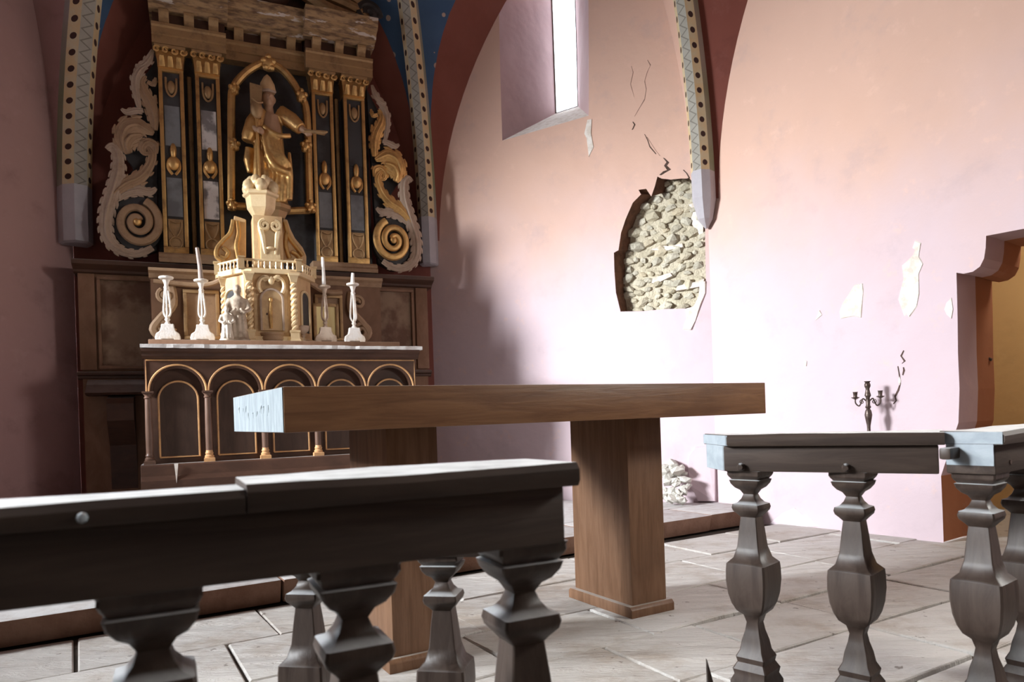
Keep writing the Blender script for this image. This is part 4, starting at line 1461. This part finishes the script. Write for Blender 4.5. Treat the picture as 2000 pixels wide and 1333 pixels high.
st = thing('bishop_statue', 'gilded statue of a mitred bishop with raised arm, standing in the arched niche', 'statue', ALT.w(s0[0], s0[1], s0[2] - 0.02), R(ALT.deg))
g = G()                                          # one body under the clothes: head, neck, trunk, arms, hands
h = S(523, 193)
g.ell((h[0], -0.035, h[2]), 0.050, 0.056, 0.066, 14, 10)
g.ell((h[0], -0.060, h[2] - 0.035), 0.032, 0.030, 0.032)            # jaw and beard
g.ell((h[0] + 0.002, -0.094, h[2] - 0.005), 0.010, 0.016, 0.016)    # nose
g.ell((h[0], -0.080, h[2] + 0.018), 0.034, 0.014, 0.008)            # brow
g.ell((h[0], -0.084, h[2] - 0.030), 0.017, 0.010, 0.006)            # mouth
for s in (-1, 1):
    g.ell((h[0] + s * 0.050, -0.03, h[2]), 0.008, 0.014, 0.02)
g.tube([(h[0], -0.02, h[2] - 0.04), (h[0] + 0.004, -0.005, h[2] - 0.12)], [0.034, 0.045], 10)
g.tube([(0.0, 0, 0.10), (0.0, 0, 0.38), (0.0, 0, 0.52), S(528, 222)], [0.075, 0.085, 0.10, 0.075], 12)
g.tube([S(556, 222), S(578, 245, -0.05), S(594, 262, -0.10)], [0.045, 0.036, 0.022], 10)
g.tube([S(502, 222), S(490, 250, -0.05), S(505, 262, -0.12)], [0.045, 0.036, 0.022], 10)
hr, hl = Vector(S(597, 266, -0.105)), Vector(S(508, 264, -0.13))
for hc, sx_ in ((hr, 1), (hl, -1)):
    g.ell(tuple(hc), 0.022, 0.016, 0.026)
    for k in range(4):
        a = hc + Vector((sx_ * 0.004, -0.012, 0.016 - 0.011 * k))
        ln = (0.020, 0.024, 0.022, 0.017)[k]
        g.tube([a, a + Vector((sx_ * ln, -0.010, 0.002)), a + Vector((sx_ * (ln + 0.006), 0.008, -0.004))], [0.0058, 0.0054, 0.0045], 6)
    g.tube([hc + Vector((0, -0.006, 0.02)), hc + Vector((sx_ * 0.014, -0.018, 0.034))], [0.007, 0.0055], 6)
blob('figure', g, M['skin'], 0.0075, st, 2)
g = G()                                          # robe: a bell of cloth with falling folds, cope over the shoulders
g.tube([(0.0, 0.0, 0.02), (0.0, 0, 0.20), (-0.005, 0, 0.36), (-0.005, 0.0, 0.46), S(527, 222)], [0.125, 0.125, 0.120, 0.115, 0.085], 18, 0.80, (0, 1, 0))
for u0, u1, v0, v1, r_ in ((500, 498, 275, 392, 0.030), (511, 510, 285, 396, 0.026), (522, 519, 300, 397, 0.024), (540, 537, 330, 398, 0.024), (551, 549, 330, 398, 0.026), (563, 562, 300, 394, 0.026)):
    g.tube([S(u0, v0, -0.075), S((u0 + u1) / 2 + 1, (v0 + v1) / 2, -0.100), S(u1, v1, -0.100)], [r_ * 0.5, r_, r_ * 1.05], 8)
g.tube(smooth_path([S(512, 250, -0.09), S(524, 262, -0.115), S(545, 272, -0.125), S(564, 270, -0.10)]), 0.020, 8)
for k in range(4):
    g.tube(smooth_path([S(520 + 6 * k, 262 + 3 * k, -0.10), S(528 + 7 * k, 300 + 3 * k, -0.120), S(545 + 6 * k, 332 - 2 * k, -0.110)]), 0.017, 8)
g.tube(smooth_path([S(512, 262, -0.09), S(518, 300, -0.115), S(534, 332, -0.13), S(562, 342, -0.11)]), [0.020] * 5 + [0.026] * 8, 8)
for s, p in ((-1, (S(511, 214), S(495, 240, -0.03), S(483, 268, -0.05))), (1, (S(545, 214), S(568, 234, -0.03), S(585, 254, -0.07)))):
    g.tube(list(p), [0.060, 0.066, 0.05], 12)
g.tube([S(500, 240, -0.04), S(486, 262, -0.05), S(482, 276, -0.05)], [0.05, 0.055, 0.045], 10)
g.tube([S(486, 285, -0.02), S(484, 310, -0.02), S(488, 335, -0.02)], [0.030, 0.036, 0.022], 8)
blob('robe', g, M['gold'], 0.0085, st, 3)
g = G()                                          # mitre
m0 = S(522, 181)
g.lathe([(0.054, 0), (0.060, 0.03), (0.052, 0.075), (0.026, 0.125), (0.006, 0.145)], (m0[0], -0.03, m0[2]), 14, 0, 1.0, 0.75)
obj('mitre', g, M['gold_pale'], st)
g = G().tube([(m0[0] - 0.055, -0.055, m0[2] + 0.008), (m0[0], -0.085, m0[2] + 0.004), (m0[0] + 0.055, -0.055, m0[2] + 0.008)], 0.011, 6)
obj('mitre_band', g, M['carving_pale'], st)
g = G()                                          # open book and scroll-headed crozier at his shoulder
a, b, c, d = S(486, 166, -0.09), S(510, 174, -0.10), S(508, 236, -0.11), S(488, 224, -0.10)
g.hexa([d, c, (c[0], c[1] + 0.03, c[2]), (d[0], d[1] + 0.03, d[2]), a, b, (b[0], b[1] + 0.03, b[2]), (a[0], a[1] + 0.03, a[2])])
g.ell(S(499, 222, -0.12), 0.045, 0.028, 0.068)
g.tube(smooth_path([S(490, 200, -0.125), S(500, 210, -0.14), S(510, 208, -0.125)]), 0.009, 6)
obj('crozier_head', g, M['gold_dark'], st)
obj('crozier_staff', G().tube([S(499, 236, -0.10), S(502, 300, -0.115), S(506, 392, -0.13)], 0.012, 8), M['gold'], st)
g = G().tube([S(590, 262, -0.11), S(612, 265, -0.13), S(627, 268, -0.14), S(634, 266, -0.145)], [0.012, 0.016, 0.020, 0.006], 8)
obj('broken_attribute', g, M['gold_dark'], st)
g = G().lathe([(0.10, -0.10), (0.125, -0.05), (0.15, -0.03), (0.15, 0.0), (0.13, 0.02)], (0, 0, 0), 8, 0.39, 1, 0.85)
obj('pedestal', g, M['gold_dark'], st, smooth=False)

# ================================================================== TABERNACLE ON THE ALTAR
ZA = 1.412
tab = thing('tabernacle', 'cream and gold tabernacle with twisted columns and a crown-like bowl, centre of the old altar', 'tabernacle', ALT.w(0, 0, ZA), R(ALT.deg))
ZT = lambda z: z - ZA


def prism_z(poly, z0, z1):
    n_ = len(poly)
    return G().add([(p[0], p[1], z0) for p in poly] + [(p[0], p[1], z1) for p in poly],
                   [tuple(range(n_ - 1, -1, -1)), tuple(range(n_, 2 * n_))] + [(i, (i + 1) % n_, n_ + (i + 1) % n_, n_ + i) for i in range(n_)])


def grow(poly, d):
    cx_ = sum(p[0] for p in poly) / len(poly)
    cy_ = -0.72
    return [(cx_ + (p[0] - cx_) * (1 + d / 0.25), cy_ + (p[1] - cy_) * (1 + d / 0.22)) for p in poly]


plan = [(-0.40, -0.72), (-0.262, -0.93), (-0.20, -0.95), (0.03, -0.95), (0.095, -0.93), (0.22, -0.72), (0.22, -0.62), (-0.40, -0.62)]
obj('body', prism_z(plan, 0, ZT(1.90)), M['gold_pale'], tab, smooth=False)
obj('foot', prism_z(grow(plan, 0.015), 0, 0.045), M['cream_gilt'], tab, smooth=False, bev=0.005)
obj('cornice', prism_z(grow(plan, 0.03), ZT(1.895), ZT(1.925)), M['cream_gilt'], tab, smooth=False, bev=0.006)
# balustrade along the cornice
gp_ = grow(plan, 0.02)
g2, spots = G(), []
for (a, b) in ((gp_[0], gp_[1]), (gp_[1], gp_[4]), (gp_[4], gp_[5])):
    va, vb = Vector((a[0], a[1], 0)), Vector((b[0], b[1], 0))
    for z in (ZT(1.929), ZT(1.992)):
        g2.tube([va + Vector((0, 0, z)), vb + Vector((0, 0, z))], 0.010, 6)
    k_ = int((vb - va).length / 0.036)
    spots += [va.lerp(vb, i / k_) for i in range(1, k_)]
    for p in (va, vb):
        g2.square([(0.020, 0), (0.020, 0.075), (0.026, 0.08), (0.026, 0.09)], (p.x, p.y, ZT(1.922)))
bl = obj('balustrade', g2, M['cream_gilt'], tab, smooth=False)
sb_ = obj('small_baluster', G().lathe([(0.005, 0), (0.0105, 0.02), (0.005, 0.035), (0.008, 0.055)], (0, 0, 0), 7), M['cream_gilt'], bl, loc=(spots[0].x, spots[0].y, ZT(1.932)))
for p in spots[1:]:
    q = sb_.copy()
    COL.objects.link(q)
    q.location = (p.x, p.y, ZT(1.932))


def twisted(x, y, z0, z1):
    c = obj('twisted_column', G().lathe([(0.013, 0), (0.013, z1 - z0)], (x, y, z0), 8), M['cream_gilt'], tab)
    g_ = G()
    for ph in (0, math.pi):
        g_.tube([(x + 0.013 * math.cos(ph + 9 * math.pi * i / 50), y + 0.013 * math.sin(ph + 9 * math.pi * i / 50), z0 + (z1 - z0) * i / 50) for i in range(51)], 0.0125, 6)
    obj('twist', g_, M['cream_gilt'], c)
    obj('pedestal', G().square([(0.036, -0.085), (0.036, -0.07), (0.028, -0.06), (0.028, -0.02), (0.034, -0.012), (0.034, 0.0)], (x, y, z0)), M['cream_gilt'], c, smooth=False)
    g_ = G().square([(0.020, 0), (0.030, 0.04), (0.036, 0.045), (0.036, 0.06)], (x, y, z1))
    g_.lathe([(0.016, -0.012), (0.024, -0.006), (0.016, 0.0)], (x, y, z1), 10)
    obj('capital', g_, M['cream_gilt'], c)


twisted(-0.232, -0.975, 0.085, ZT(1.84))
twisted(0.066, -0.975, 0.085, ZT(1.84))
twisted(-0.385, -0.735, 0.085, ZT(1.84))
# arched door
dx0, dx1 = -0.158, -0.008
c = (dx0 + dx1) / 2
hw = (dx1 - dx0) / 2
arch = [(dx0, 0.085)] + [(c - hw * math.cos(math.pi * i / 14), 0.30 + hw * math.sin(math.pi * i / 14)) for i in range(15)] + [(dx1, 0.085)]
dr = obj('door', G().prism_y(arch, -0.965, -0.93), M['gold_pale'], tab, smooth=False)
obj('door_moulding', G().tube([(p[0], -0.967, p[1]) for p in arch], 0.009, 6), M['carving_pale'], dr)
g = G()
g.tube([(c - 0.01, -0.968, 0.10), (c - 0.012, -0.975, 0.20), (c - 0.005, -0.97, 0.30)], [0.010, 0.012, 0.006], 6)
g.ell((c - 0.008, -0.97, 0.30), 0.014, 0.012, 0.02)
obj('door_relief', g, M['gold'], dr)
obj('keyhole', G().ell((c - 0.035, -0.966, 0.20), 0.006, 0.003, 0.009, 8, 5), M['crack'], dr)
g = G()
for s in (-1, 1):
    g.tube(smooth_path([(c, -0.965, 0.43), (c + s * 0.035, -0.975, 0.46), (c + s * 0.075, -0.97, 0.44), (c + s * 0.085, -0.97, 0.39), (c + s * 0.07, -0.97, 0.35)]), 0.014, 6)
    g.tube(spiral((c + s * 0.045, 0.452), 0.022, 0.005, 1.3, 1.0, -0.972, s, 16), 0.008, 5)
g.ell((c, -0.975, 0.435), 0.022, 0.016, 0.03)
obj('door_garland', g, M['cream_gilt'], tab)
obj('bowed_foot', G().lathe([(0.075, 0), (0.088, 0.01), (0.094, 0.03), (0.088, 0.05), (0.094, 0.058), (0.094, 0.07)], (c, -0.915, 0.0), 20, 0, 1, 0.85), M['carving'], tab)
# dark arched niches in the two angled sides
for ia, ib in ((0, 1), (4, 5)):
    g = G()
    a, b = Vector((plan[ia][0], plan[ia][1], 0)), Vector((plan[ib][0], plan[ib][1], 0))
    nn = Vector((a.y - b.y, b.x - a.x, 0)).normalized()
    if nn.y > 0:
        nn = -nn
    pts = [a.lerp(b, 0.22), a.lerp(b, 0.78)]
    arc = [pts[0].lerp(pts[1], 0.5 - 0.5 * math.cos(math.pi * i / 10)) + Vector((0, 0, 0.34 + 0.05 * math.sin(math.pi * i / 10))) for i in range(11)]
    line = [pts[0] + Vector((0, 0, 0.09))] + arc + [pts[1] + Vector((0, 0, 0.09))]
    n_ = len(line)
    g.add([p + nn * 0.004 for p in line] + [p + nn * -0.01 for p in line], [tuple(range(n_)), tuple(range(2 * n_ - 1, n_ - 1, -1))] + [(i, n_ + i, n_ + (i + 1) % n_, (i + 1) % n_) for i in range(n_)])
    sn = obj('side_niche', g, M['slate'], tab, smooth=False)
    obj('niche_moulding', G().tube([p + nn * 0.006 for p in line], 0.010, 6), M['cream_gilt'], sn)
# drum with curled front and the S-brackets beside it
obj('drum', G().box(-0.185, 0.015, -0.88, -0.64, ZT(1.92), ZT(2.33)), M['gold_pale'], tab, bev=0.006)
g = G()
for s in (-1, 1):
    x_ = -0.075 + s * 0.035
    g.tube(spiral((x_, ZT(2.25)), 0.038, 0.008, 1.4, math.pi / 2, -0.915, -s, 20), 0.015, 6)
    g.tube(smooth_path([(x_ + s * 0.03, -0.90, ZT(2.25)), (x_ + s * 0.012, -0.91, ZT(2.16)), (x_ + s * 0.0, -0.90, ZT(2.05))]), [0.018, 0.02, 0.022, 0.02, 0.018, 0.016, 0.014, 0.012, 0.01], 6)
g.box(-0.14, -0.01, -0.905, -0.87, ZT(1.95), ZT(2.26))
g.ell((-0.075, -0.91, ZT(2.09)), 0.032, 0.016, 0.012)
obj('curled_front', g, M['cream_gilt'], tab)


def bracket(pts, mir):
    poly = [A(u, v, -0.68) for u, v in pts]
    poly = [(p[0], ZT(p[2])) for p in poly]
    return poly


lb = bracket([(457, 424), (470, 428), (480, 432), (480, 505), (455, 512), (430, 512), (419, 500), (420, 484), (432, 472), (446, 462), (453, 446)], False)
br = obj('side_bracket', G().prism_y(lb, -0.72, -0.62), M['gold_pale'], tab, smooth=False, bev=0.006)
rb = bracket([(552, 430), (560, 432), (566, 450), (575, 468), (590, 486), (597, 503), (597, 522), (570, 518), (548, 508)], True)
br2 = obj('side_bracket', G().prism_y(rb, -0.72, -0.62), M['gold_pale'], tab, smooth=False, bev=0.006)
for lines, par in ((([(463, 432), (466, 455), (462, 480), (466, 508)], [(456, 430), (450, 455), (436, 470), (424, 486), (424, 502), (440, 510)], [(436, 484), (446, 494), (440, 504), (430, 500)]), br),
                   (([(556, 434), (564, 462), (580, 484), (592, 500)], [(560, 455), (558, 480), (566, 505)], [(570, 492), (582, 500), (588, 514)]), br2)):
    g = G()
    for ln_ in lines:
        pth = [A(u, v, -0.725) for u, v in ln_]
        g.tube(smooth_path([(p[0], p[1], ZT(p[2])) for p in pth]), 0.016, 6)
    obj('bracket_leaf', g, M['gold'], par)
# crown-like bowl
cx_, cy_ = -0.115, -0.74
g = G().lathe([(0.015, ZT(2.31)), (0.06, ZT(2.35)), (0.098, ZT(2.41)), (0.108, ZT(2.49)), (0.125, ZT(2.50)), (0.13, ZT(2.515)), (0.115, ZT(2.53))], (cx_, cy_, 0), 6, math.pi / 6 + 0.25)
bowl = obj('bowl', g, M['cream_gilt'], tab, smooth=False)
g = G()
for k in range(6):
    t_ = k * math.pi / 3 + 0.5
    x_, y_ = cx_ + 0.095 * math.cos(t_), cy_ + 0.095 * math.sin(t_)
    g.ell((x_, y_, ZT(2.56)), 0.043, 0.035, 0.052, 8, 6)
    g.ell((cx_ + 0.06 * math.cos(t_ + .5), cy_ + 0.06 * math.sin(t_ + .5), ZT(2.60)), 0.04, 0.035, 0.05, 8, 6)
obj('bowl_crest', g, M['cream_gilt'], bowl)

# gradine: the panelled shelf behind the candlesticks
gr = thing('gradine', 'brown panelled shelf board with small framed panels, behind the candlesticks on the old altar', 'shelf', ALT.w(0, 0, ZA), R(ALT.deg))
obj('board', G().box(-0.86, 0.78, -0.60, -0.545, 0, ZT(1.93)), M['cabinet'], gr, smooth=False)
obj('top_moulding', G().prism_x([(-0.545, ZT(1.90)), (-0.61, ZT(1.90)), (-0.63, ZT(1.93)), (-0.655, ZT(1.945)), (-0.655, ZT(1.965)), (-0.545, ZT(1.97))], -0.87, 0.79), M['carving'], gr, smooth=False)
for x0, x1 in ((-0.63, -0.44), (0.29, 0.45)):
    framed_panel('small_panel', gr, x0, x1, 0.08, ZT(1.80), -0.605, M['carving'], M['gold_dark'], 0.025, 0.018)
for s, xo in ((-1, -0.80), (1, 0.62)):
    g = G()
    zz = ZT(1.60)
    g.tube(smooth_path([(xo - s * 0.07, -0.61, 0.44), (xo - s * 0.08, -0.625, 0.30), (xo, -0.63, 0.20), (xo + s * 0.05, -0.63, 0.12), (xo + s * 0.0, -0.625, 0.06)]), 0.030, 7, 0.7, (0, 1, 0))
    g.tube(spiral((xo - s * 0.01, 0.13), 0.07, 0.015, 1.5, 0, -0.63, s, 24), 0.020, 6)
    g.tube(spiral((xo - s * 0.03, 0.36), 0.05, 0.012, 1.4, 2, -0.63, -s, 20), 0.016, 6)
    obj('scroll_end', g, M['carving'], gr)
g = G()
g.tube(smooth_path([(0.22, -0.70, ZT(1.90)), (0.30, -0.66, ZT(1.86)), (0.38, -0.64, ZT(1.84)), (0.47, -0.64, ZT(1.845))]), 0.022, 8)
obj('swept_moulding', g, M['carving'], gr)
g = G()
g.tube(smooth_path([(-0.40, -0.70, ZT(1.89)), (-0.48, -0.66, ZT(1.86)), (-0.60, -0.64, ZT(1.855)), (-0.84, -0.64, ZT(1.87))]), 0.018, 8)
obj('swept_moulding', g, M['carving'], gr)

# yellow card in its frame, leaning on the gradine
cd = A(637, 612, -0.68)
fc = thing('altar_card', 'plain yellow card in a brown frame, behind the third candlestick', 'frame', ALT.w(cd[0], -0.665, ZA), R(ALT.deg))
x0, x1, z0, z1 = -0.095, 0.095, 0.07, 0.335
obj('card', G().box(x0 + 0.02, x1 - 0.02, -0.004, 0.01, z0 + 0.02, z1 - 0.02), M['yellow'], fc, smooth=False)
g = G()
for a in ((x0, x1, z1 - 0.024, z1), (x0, x1, z0, z0 + 0.024), (x0, x0 + 0.024, z0, z1), (x1 - 0.024, x1, z0, z1)):
    g.box(a[0], a[1], -0.014, 0.016, a[2], a[3])
g.box(x0 + 0.02, x0 + 0.05, -0.005, 0.014, 0.0, z0 + 0.01)
g.box(x1 - 0.05, x1 - 0.02, -0.005, 0.014, 0.0, z0 + 0.01)
obj('card_frame', g, M['gold_dark'], fc, bev=0.003)

# ---- candlesticks
wx = lambda u, v, y=-0.93: A(u, v, y)[0]


def candlestick(label, u, m, hgt, y=-0.93):
    x = wx(u, 655, y)
    c_ = thing('candlestick', label, 'candlestick', ALT.w(x, y, ZA), R(ALT.deg), 'altar candlesticks')
    g_ = G().prism_y([(-0.074, 0.0), (-0.046, 0.0), (-0.036, 0.018), (0.036, 0.018), (0.046, 0.0), (0.074, 0.0), (0.078, 0.03), (0.070, 0.055), (0.048, 0.070), (0.040, 0.095), (0.038, 0.118),
                     (-0.038, 0.118), (-0.040, 0.095), (-0.048, 0.070), (-0.070, 0.055), (-0.078, 0.03)], -0.030, 0.030)
    fo = obj('foot', g_, m, c_, smooth=False, bev=0.005)
    g_ = G().lathe([(0.022, 0), (0.016, 0.012), (0.010, 0.02), (0.018, 0.034), (0.012, 0.046), (0.014, 0.055)], (0, 0, 0.116), 12)
    for a in range(3):                          # pierced stem: three bowed ribs
        t_ = a * 2 * math.pi / 3 + math.pi / 6
        g_.tube(smooth_path([(0.010 * math.cos(t_), 0.010 * math.sin(t_), 0.168), (0.024 * math.cos(t_), 0.024 * math.sin(t_), 0.20), (0.020 * math.cos(t_), 0.020 * math.sin(t_), 0.27), (0.010 * math.cos(t_), 0.010 * math.sin(t_), hgt - 0.075)]), 0.0075, 6)
    g_.lathe([(0.010, hgt - 0.085), (0.018, hgt - 0.07), (0.012, hgt - 0.055), (0.016, hgt - 0.04), (0.024, hgt - 0.018)], (0, 0, 0), 12)
    obj('stem', g_, m, c_)
    g_ = G().lathe([(0.024, hgt - 0.020), (0.045, hgt - 0.010), (0.047, hgt), (0.040, hgt + 0.004)], (0, 0, 0), 16)
    obj('drip_pan', g_, m, c_)
    return x, y


M['dim_paint'] = simple('dulled_candlestick_paint', (0.60, 0.48, 0.38), (0.42, 0.31, 0.23), 14, 0.55)
c1 = candlestick('white three-ribbed candlestick without a candle, outermost beside the peeling cabinet panel', 328, M['white_paint'], 0.435)
c2 = candlestick('cream candlestick carrying the tall leaning sooty candle', 396, M['white_paint'], 0.425)
c3 = candlestick('dull candlestick with grey stem, in front of the yellow card', 636, M['dim_paint'], 0.420)
c4 = candlestick('bright white candlestick carrying a short candle stump', 692, M['white_paint'], 0.445)
for (x, y), h0, ln, lean, r_, m, lab in ((c2, 0.430, 0.215, -0.018, 0.0145, 'grey_wax', 'tall sooty candle leaning in the cream candlestick'),
                                         (c3, 0.425, 0.205, -0.004, 0.0125, 'wax', 'thin white candle in front of the altarpiece, on the dull candlestick'),
                                         (c4, 0.450, 0.075, 0.004, 0.0135, 'wax', 'short white candle stump on the bright white candlestick')):
    ca = thing('candle', lab, 'candle', ALT.w(x, y, ZA + h0), R(ALT.deg))
    g = G().tube([(0, 0, 0), (lean * 0.2, 0, ln * 0.4), (lean, 0, ln)], [r_ * 1.15, r_, r_ * 0.8], 10)
    obj('wax', g, M[m], ca)
    obj('wick', G().tube([(lean, 0, ln - 0.002), (lean + 0.002, 0, ln + 0.008)], 0.0016, 5), M['crack'], ca)

# ---- statuettes beside the tabernacle


def figurine(label, u, hgt, m, seated=False, y=-0.95):
    x = wx(u, 660, y)
    t_ = thing('statuette', label, 'statuette', ALT.w(x, y, ZA), R(ALT.deg))
    k = hgt
    g_ = G()
    g_.tube([(0, 0, 0.04 * k), (0, 0, 0.30 * k), (0, 0, 0.55 * k), (0, 0, 0.74 * k), (0, 0, 0.80 * k)], [0.19 * k, 0.15 * k, 0.13 * k, 0.14 * k, 0.07 * k], 14, 0.75, (0, 1, 0))
    g_.tube([(0, 0, 0.78 * k), (0, -0.01 * k, 0.86 * k)], [0.055 * k, 0.05 * k], 8)
    g_.ell((0, -0.02 * k, 0.91 * k), 0.075 * k, 0.08 * k, 0.09 * k)
    g_.ell((0, -0.095 * k, 0.905 * k), 0.015 * k, 0.02 * k, 0.022 * k, 6, 5)
    for s in (-1, 1):
        g_.tube([(s * 0.12 * k, 0, 0.74 * k), (s * 0.19 * k, -0.05 * k, 0.56 * k), (s * 0.10 * k, -0.15 * k, 0.50 * k), (s * 0.03 * k, -0.17 * k, 0.56 * k)], [0.055 * k, 0.05 * k, 0.042 * k, 0.03 * k], 8)
        g_.tube([(s * 0.07 * k, -0.10 * k, 0.45 * k), (s * 0.09 * k, -0.13 * k, 0.06 * k)], [0.03 * k, 0.04 * k], 7)
    g_.tube([(0, -0.13 * k, 0.46 * k), (0.01 * k, -0.14 * k, 0.05 * k)], [0.025 * k, 0.035 * k], 7)
    blob('figure', g_, m, 0.022 * k, t_, 2)
    obj('base', G().lathe([(0.21 * k, 0), (0.21 * k, 0.04 * k), (0.19 * k, 0.055 * k)], (0, 0, 0), 12, 0, 1, 0.8), m, t_)


figurine('small white statuette of a robed figure, left of the tabernacle', 444, 0.235, M['statuette'], y=-1.04)
figurine('taller brownish statuette half behind the small white one, against the tabernacle side', 466, 0.395, M['statuette_dark'], y=-0.985)

gob = thing('goblet', 'small dim brown cup standing right beside the tabernacle', 'goblet', ALT.w(wx(592, 655, -0.88), -0.88, ZA), R(ALT.deg))
g = G().lathe([(0.040, 0), (0.040, 0.008), (0.012, 0.02), (0.010, 0.05), (0.018, 0.06), (0.010, 0.07)], (0, 0, 0), 14)
obj('foot', g, M['dim_paint'], gob)
g = G().lathe([(0.012, 0.07), (0.040, 0.095), (0.048, 0.13), (0.044, 0.132), (0.036, 0.10), (0.004, 0.09)], (0, 0, 0), 14)
obj('bowl', g, M['dim_paint'], gob)

# ================================================================== CANDELABRUM BY THE RIGHT WALL
cb = at(1697, 838, 4.43)
zb = 0.56
br_ = thing('wall_bracket', 'small dark shelf bracket on the pink wall, under the candelabrum', 'shelf', (cb.x, cb.y, zb - 0.03), R(RGT.deg))
obj('shelf_board', G().box(-0.09, 0.09, -0.08, 0.13, 0, 0.03), M['altar_wood'], br_, bev=0.004)
obj('support', G().prism_x([(0.13, -0.12), (0.115, -0.12), (0.10, -0.05), (-0.05, -0.015), (-0.05, 0.0), (0.13, 0.0)], -0.012, 0.012), M['altar_wood'], br_, smooth=False)
cn = thing('candelabrum', 'dark bronze two-armed candelabrum against the pink wall', 'candelabrum', (cb.x, cb.y, zb), R(-20))
k = (at(1695, 746, 4.43).z - zb)
px_m = 4.43 / F
z_ = lambda v: at(1695, v, 4.43).z - zb
g = G().lathe([(0.055, 0), (0.055, 0.01), (0.03, 0.025), (0.014, 0.05), (0.010, z_(838)), (0.011, z_(832)), (0.019, z_(818)), (0.0225, z_(811)), (0.018, z_(803)), (0.011, z_(799)), (0.018, z_(796)), (0.012, z_(792)), (0.013, z_(784)),
               (0.011, z_(778)), (0.019, z_(773)), (0.014, z_(766)), (0.011, z_(760)), (0.018, z_(755)), (0.018, z_(751)), (0.013, z_(748)), (0.020, z_(745))], (0, 0, 0), 14)
obj('stem', g, M['iron'], cn)
for s in (-1, 1):
    d_ = 22 * px_m
    zt = z_(777 if s < 0 else 776)
    g = G()
    g.tube(smooth_path([(s * 0.012, 0, z_(783)), (s * 0.028, 0, z_(779)), (s * 0.040, 0, z_(788)), (s * 0.052, 0, z_(793)), (s * d_, 0, z_(787)), (s * d_, 0, zt)]), 0.0045, 7)
    g.tube([(p[0], 0, p[2]) for p in spiral((s * 0.034, z_(785)), 0.014, 0.004, 1.2, 1.2, 0, -s, 16)], 0.003, 5)
    ar = obj('arm', g, M['iron'], cn)
    g = G().lathe([(0.006, -0.01), (0.023, 0.0), (0.024, 0.004), (0.012, 0.006), (0.011, 0.012), (0.014, 0.035), (0.017, 0.038)], (s * d_, 0, zt), 12)
    obj('candle_cup', g, M['iron'], ar)

# ================================================================== FALLEN PLASTER IN THE CORNER
chunks = [rock_mesh('plaster_chunk', M['chunk'], 90 + i) for i in range(5)]
n_c = 0
for i in range(34):
    hz = rnd.random()
    u = 1296 + rnd.uniform(0, 52) * (1 - 0.30 * hz)
    lvl = rnd.random() ** 1.1
    v = 978 - lvl * 76 * (1 - ((u - 1312) / 58) ** 2 if u > 1312 else 1)
    p = WIN.px(u, v, -0.10 - 0.10 * (1 - lvl))
    o = bpy.data.objects.new('plaster_chunk', chunks[i % 5])
    COL.objects.link(o)
    yl = -0.05 - 0.16 * (1 - lvl) - rnd.uniform(0, 0.03)
    q = WIN.px(u, v, yl)
    o.location = WIN.w(q[0], yl, max(0.14, q[1]))
    s_ = rnd.uniform(0.028, 0.058)
    o.scale = (s_ * rnd.uniform(0.9, 1.4), s_ * rnd.uniform(0.9, 1.4), s_ * rnd.uniform(0.6, 0.9))
    o.rotation_euler = (rnd.uniform(-0.7, 0.7), rnd.uniform(-0.7, 0.7), rnd.uniform(0, 6))
    tag(o, 'pale plaster chunk in the rubble heap beside the brown table leg', 'rubble', 'plaster chunks heaped against the pink wall')
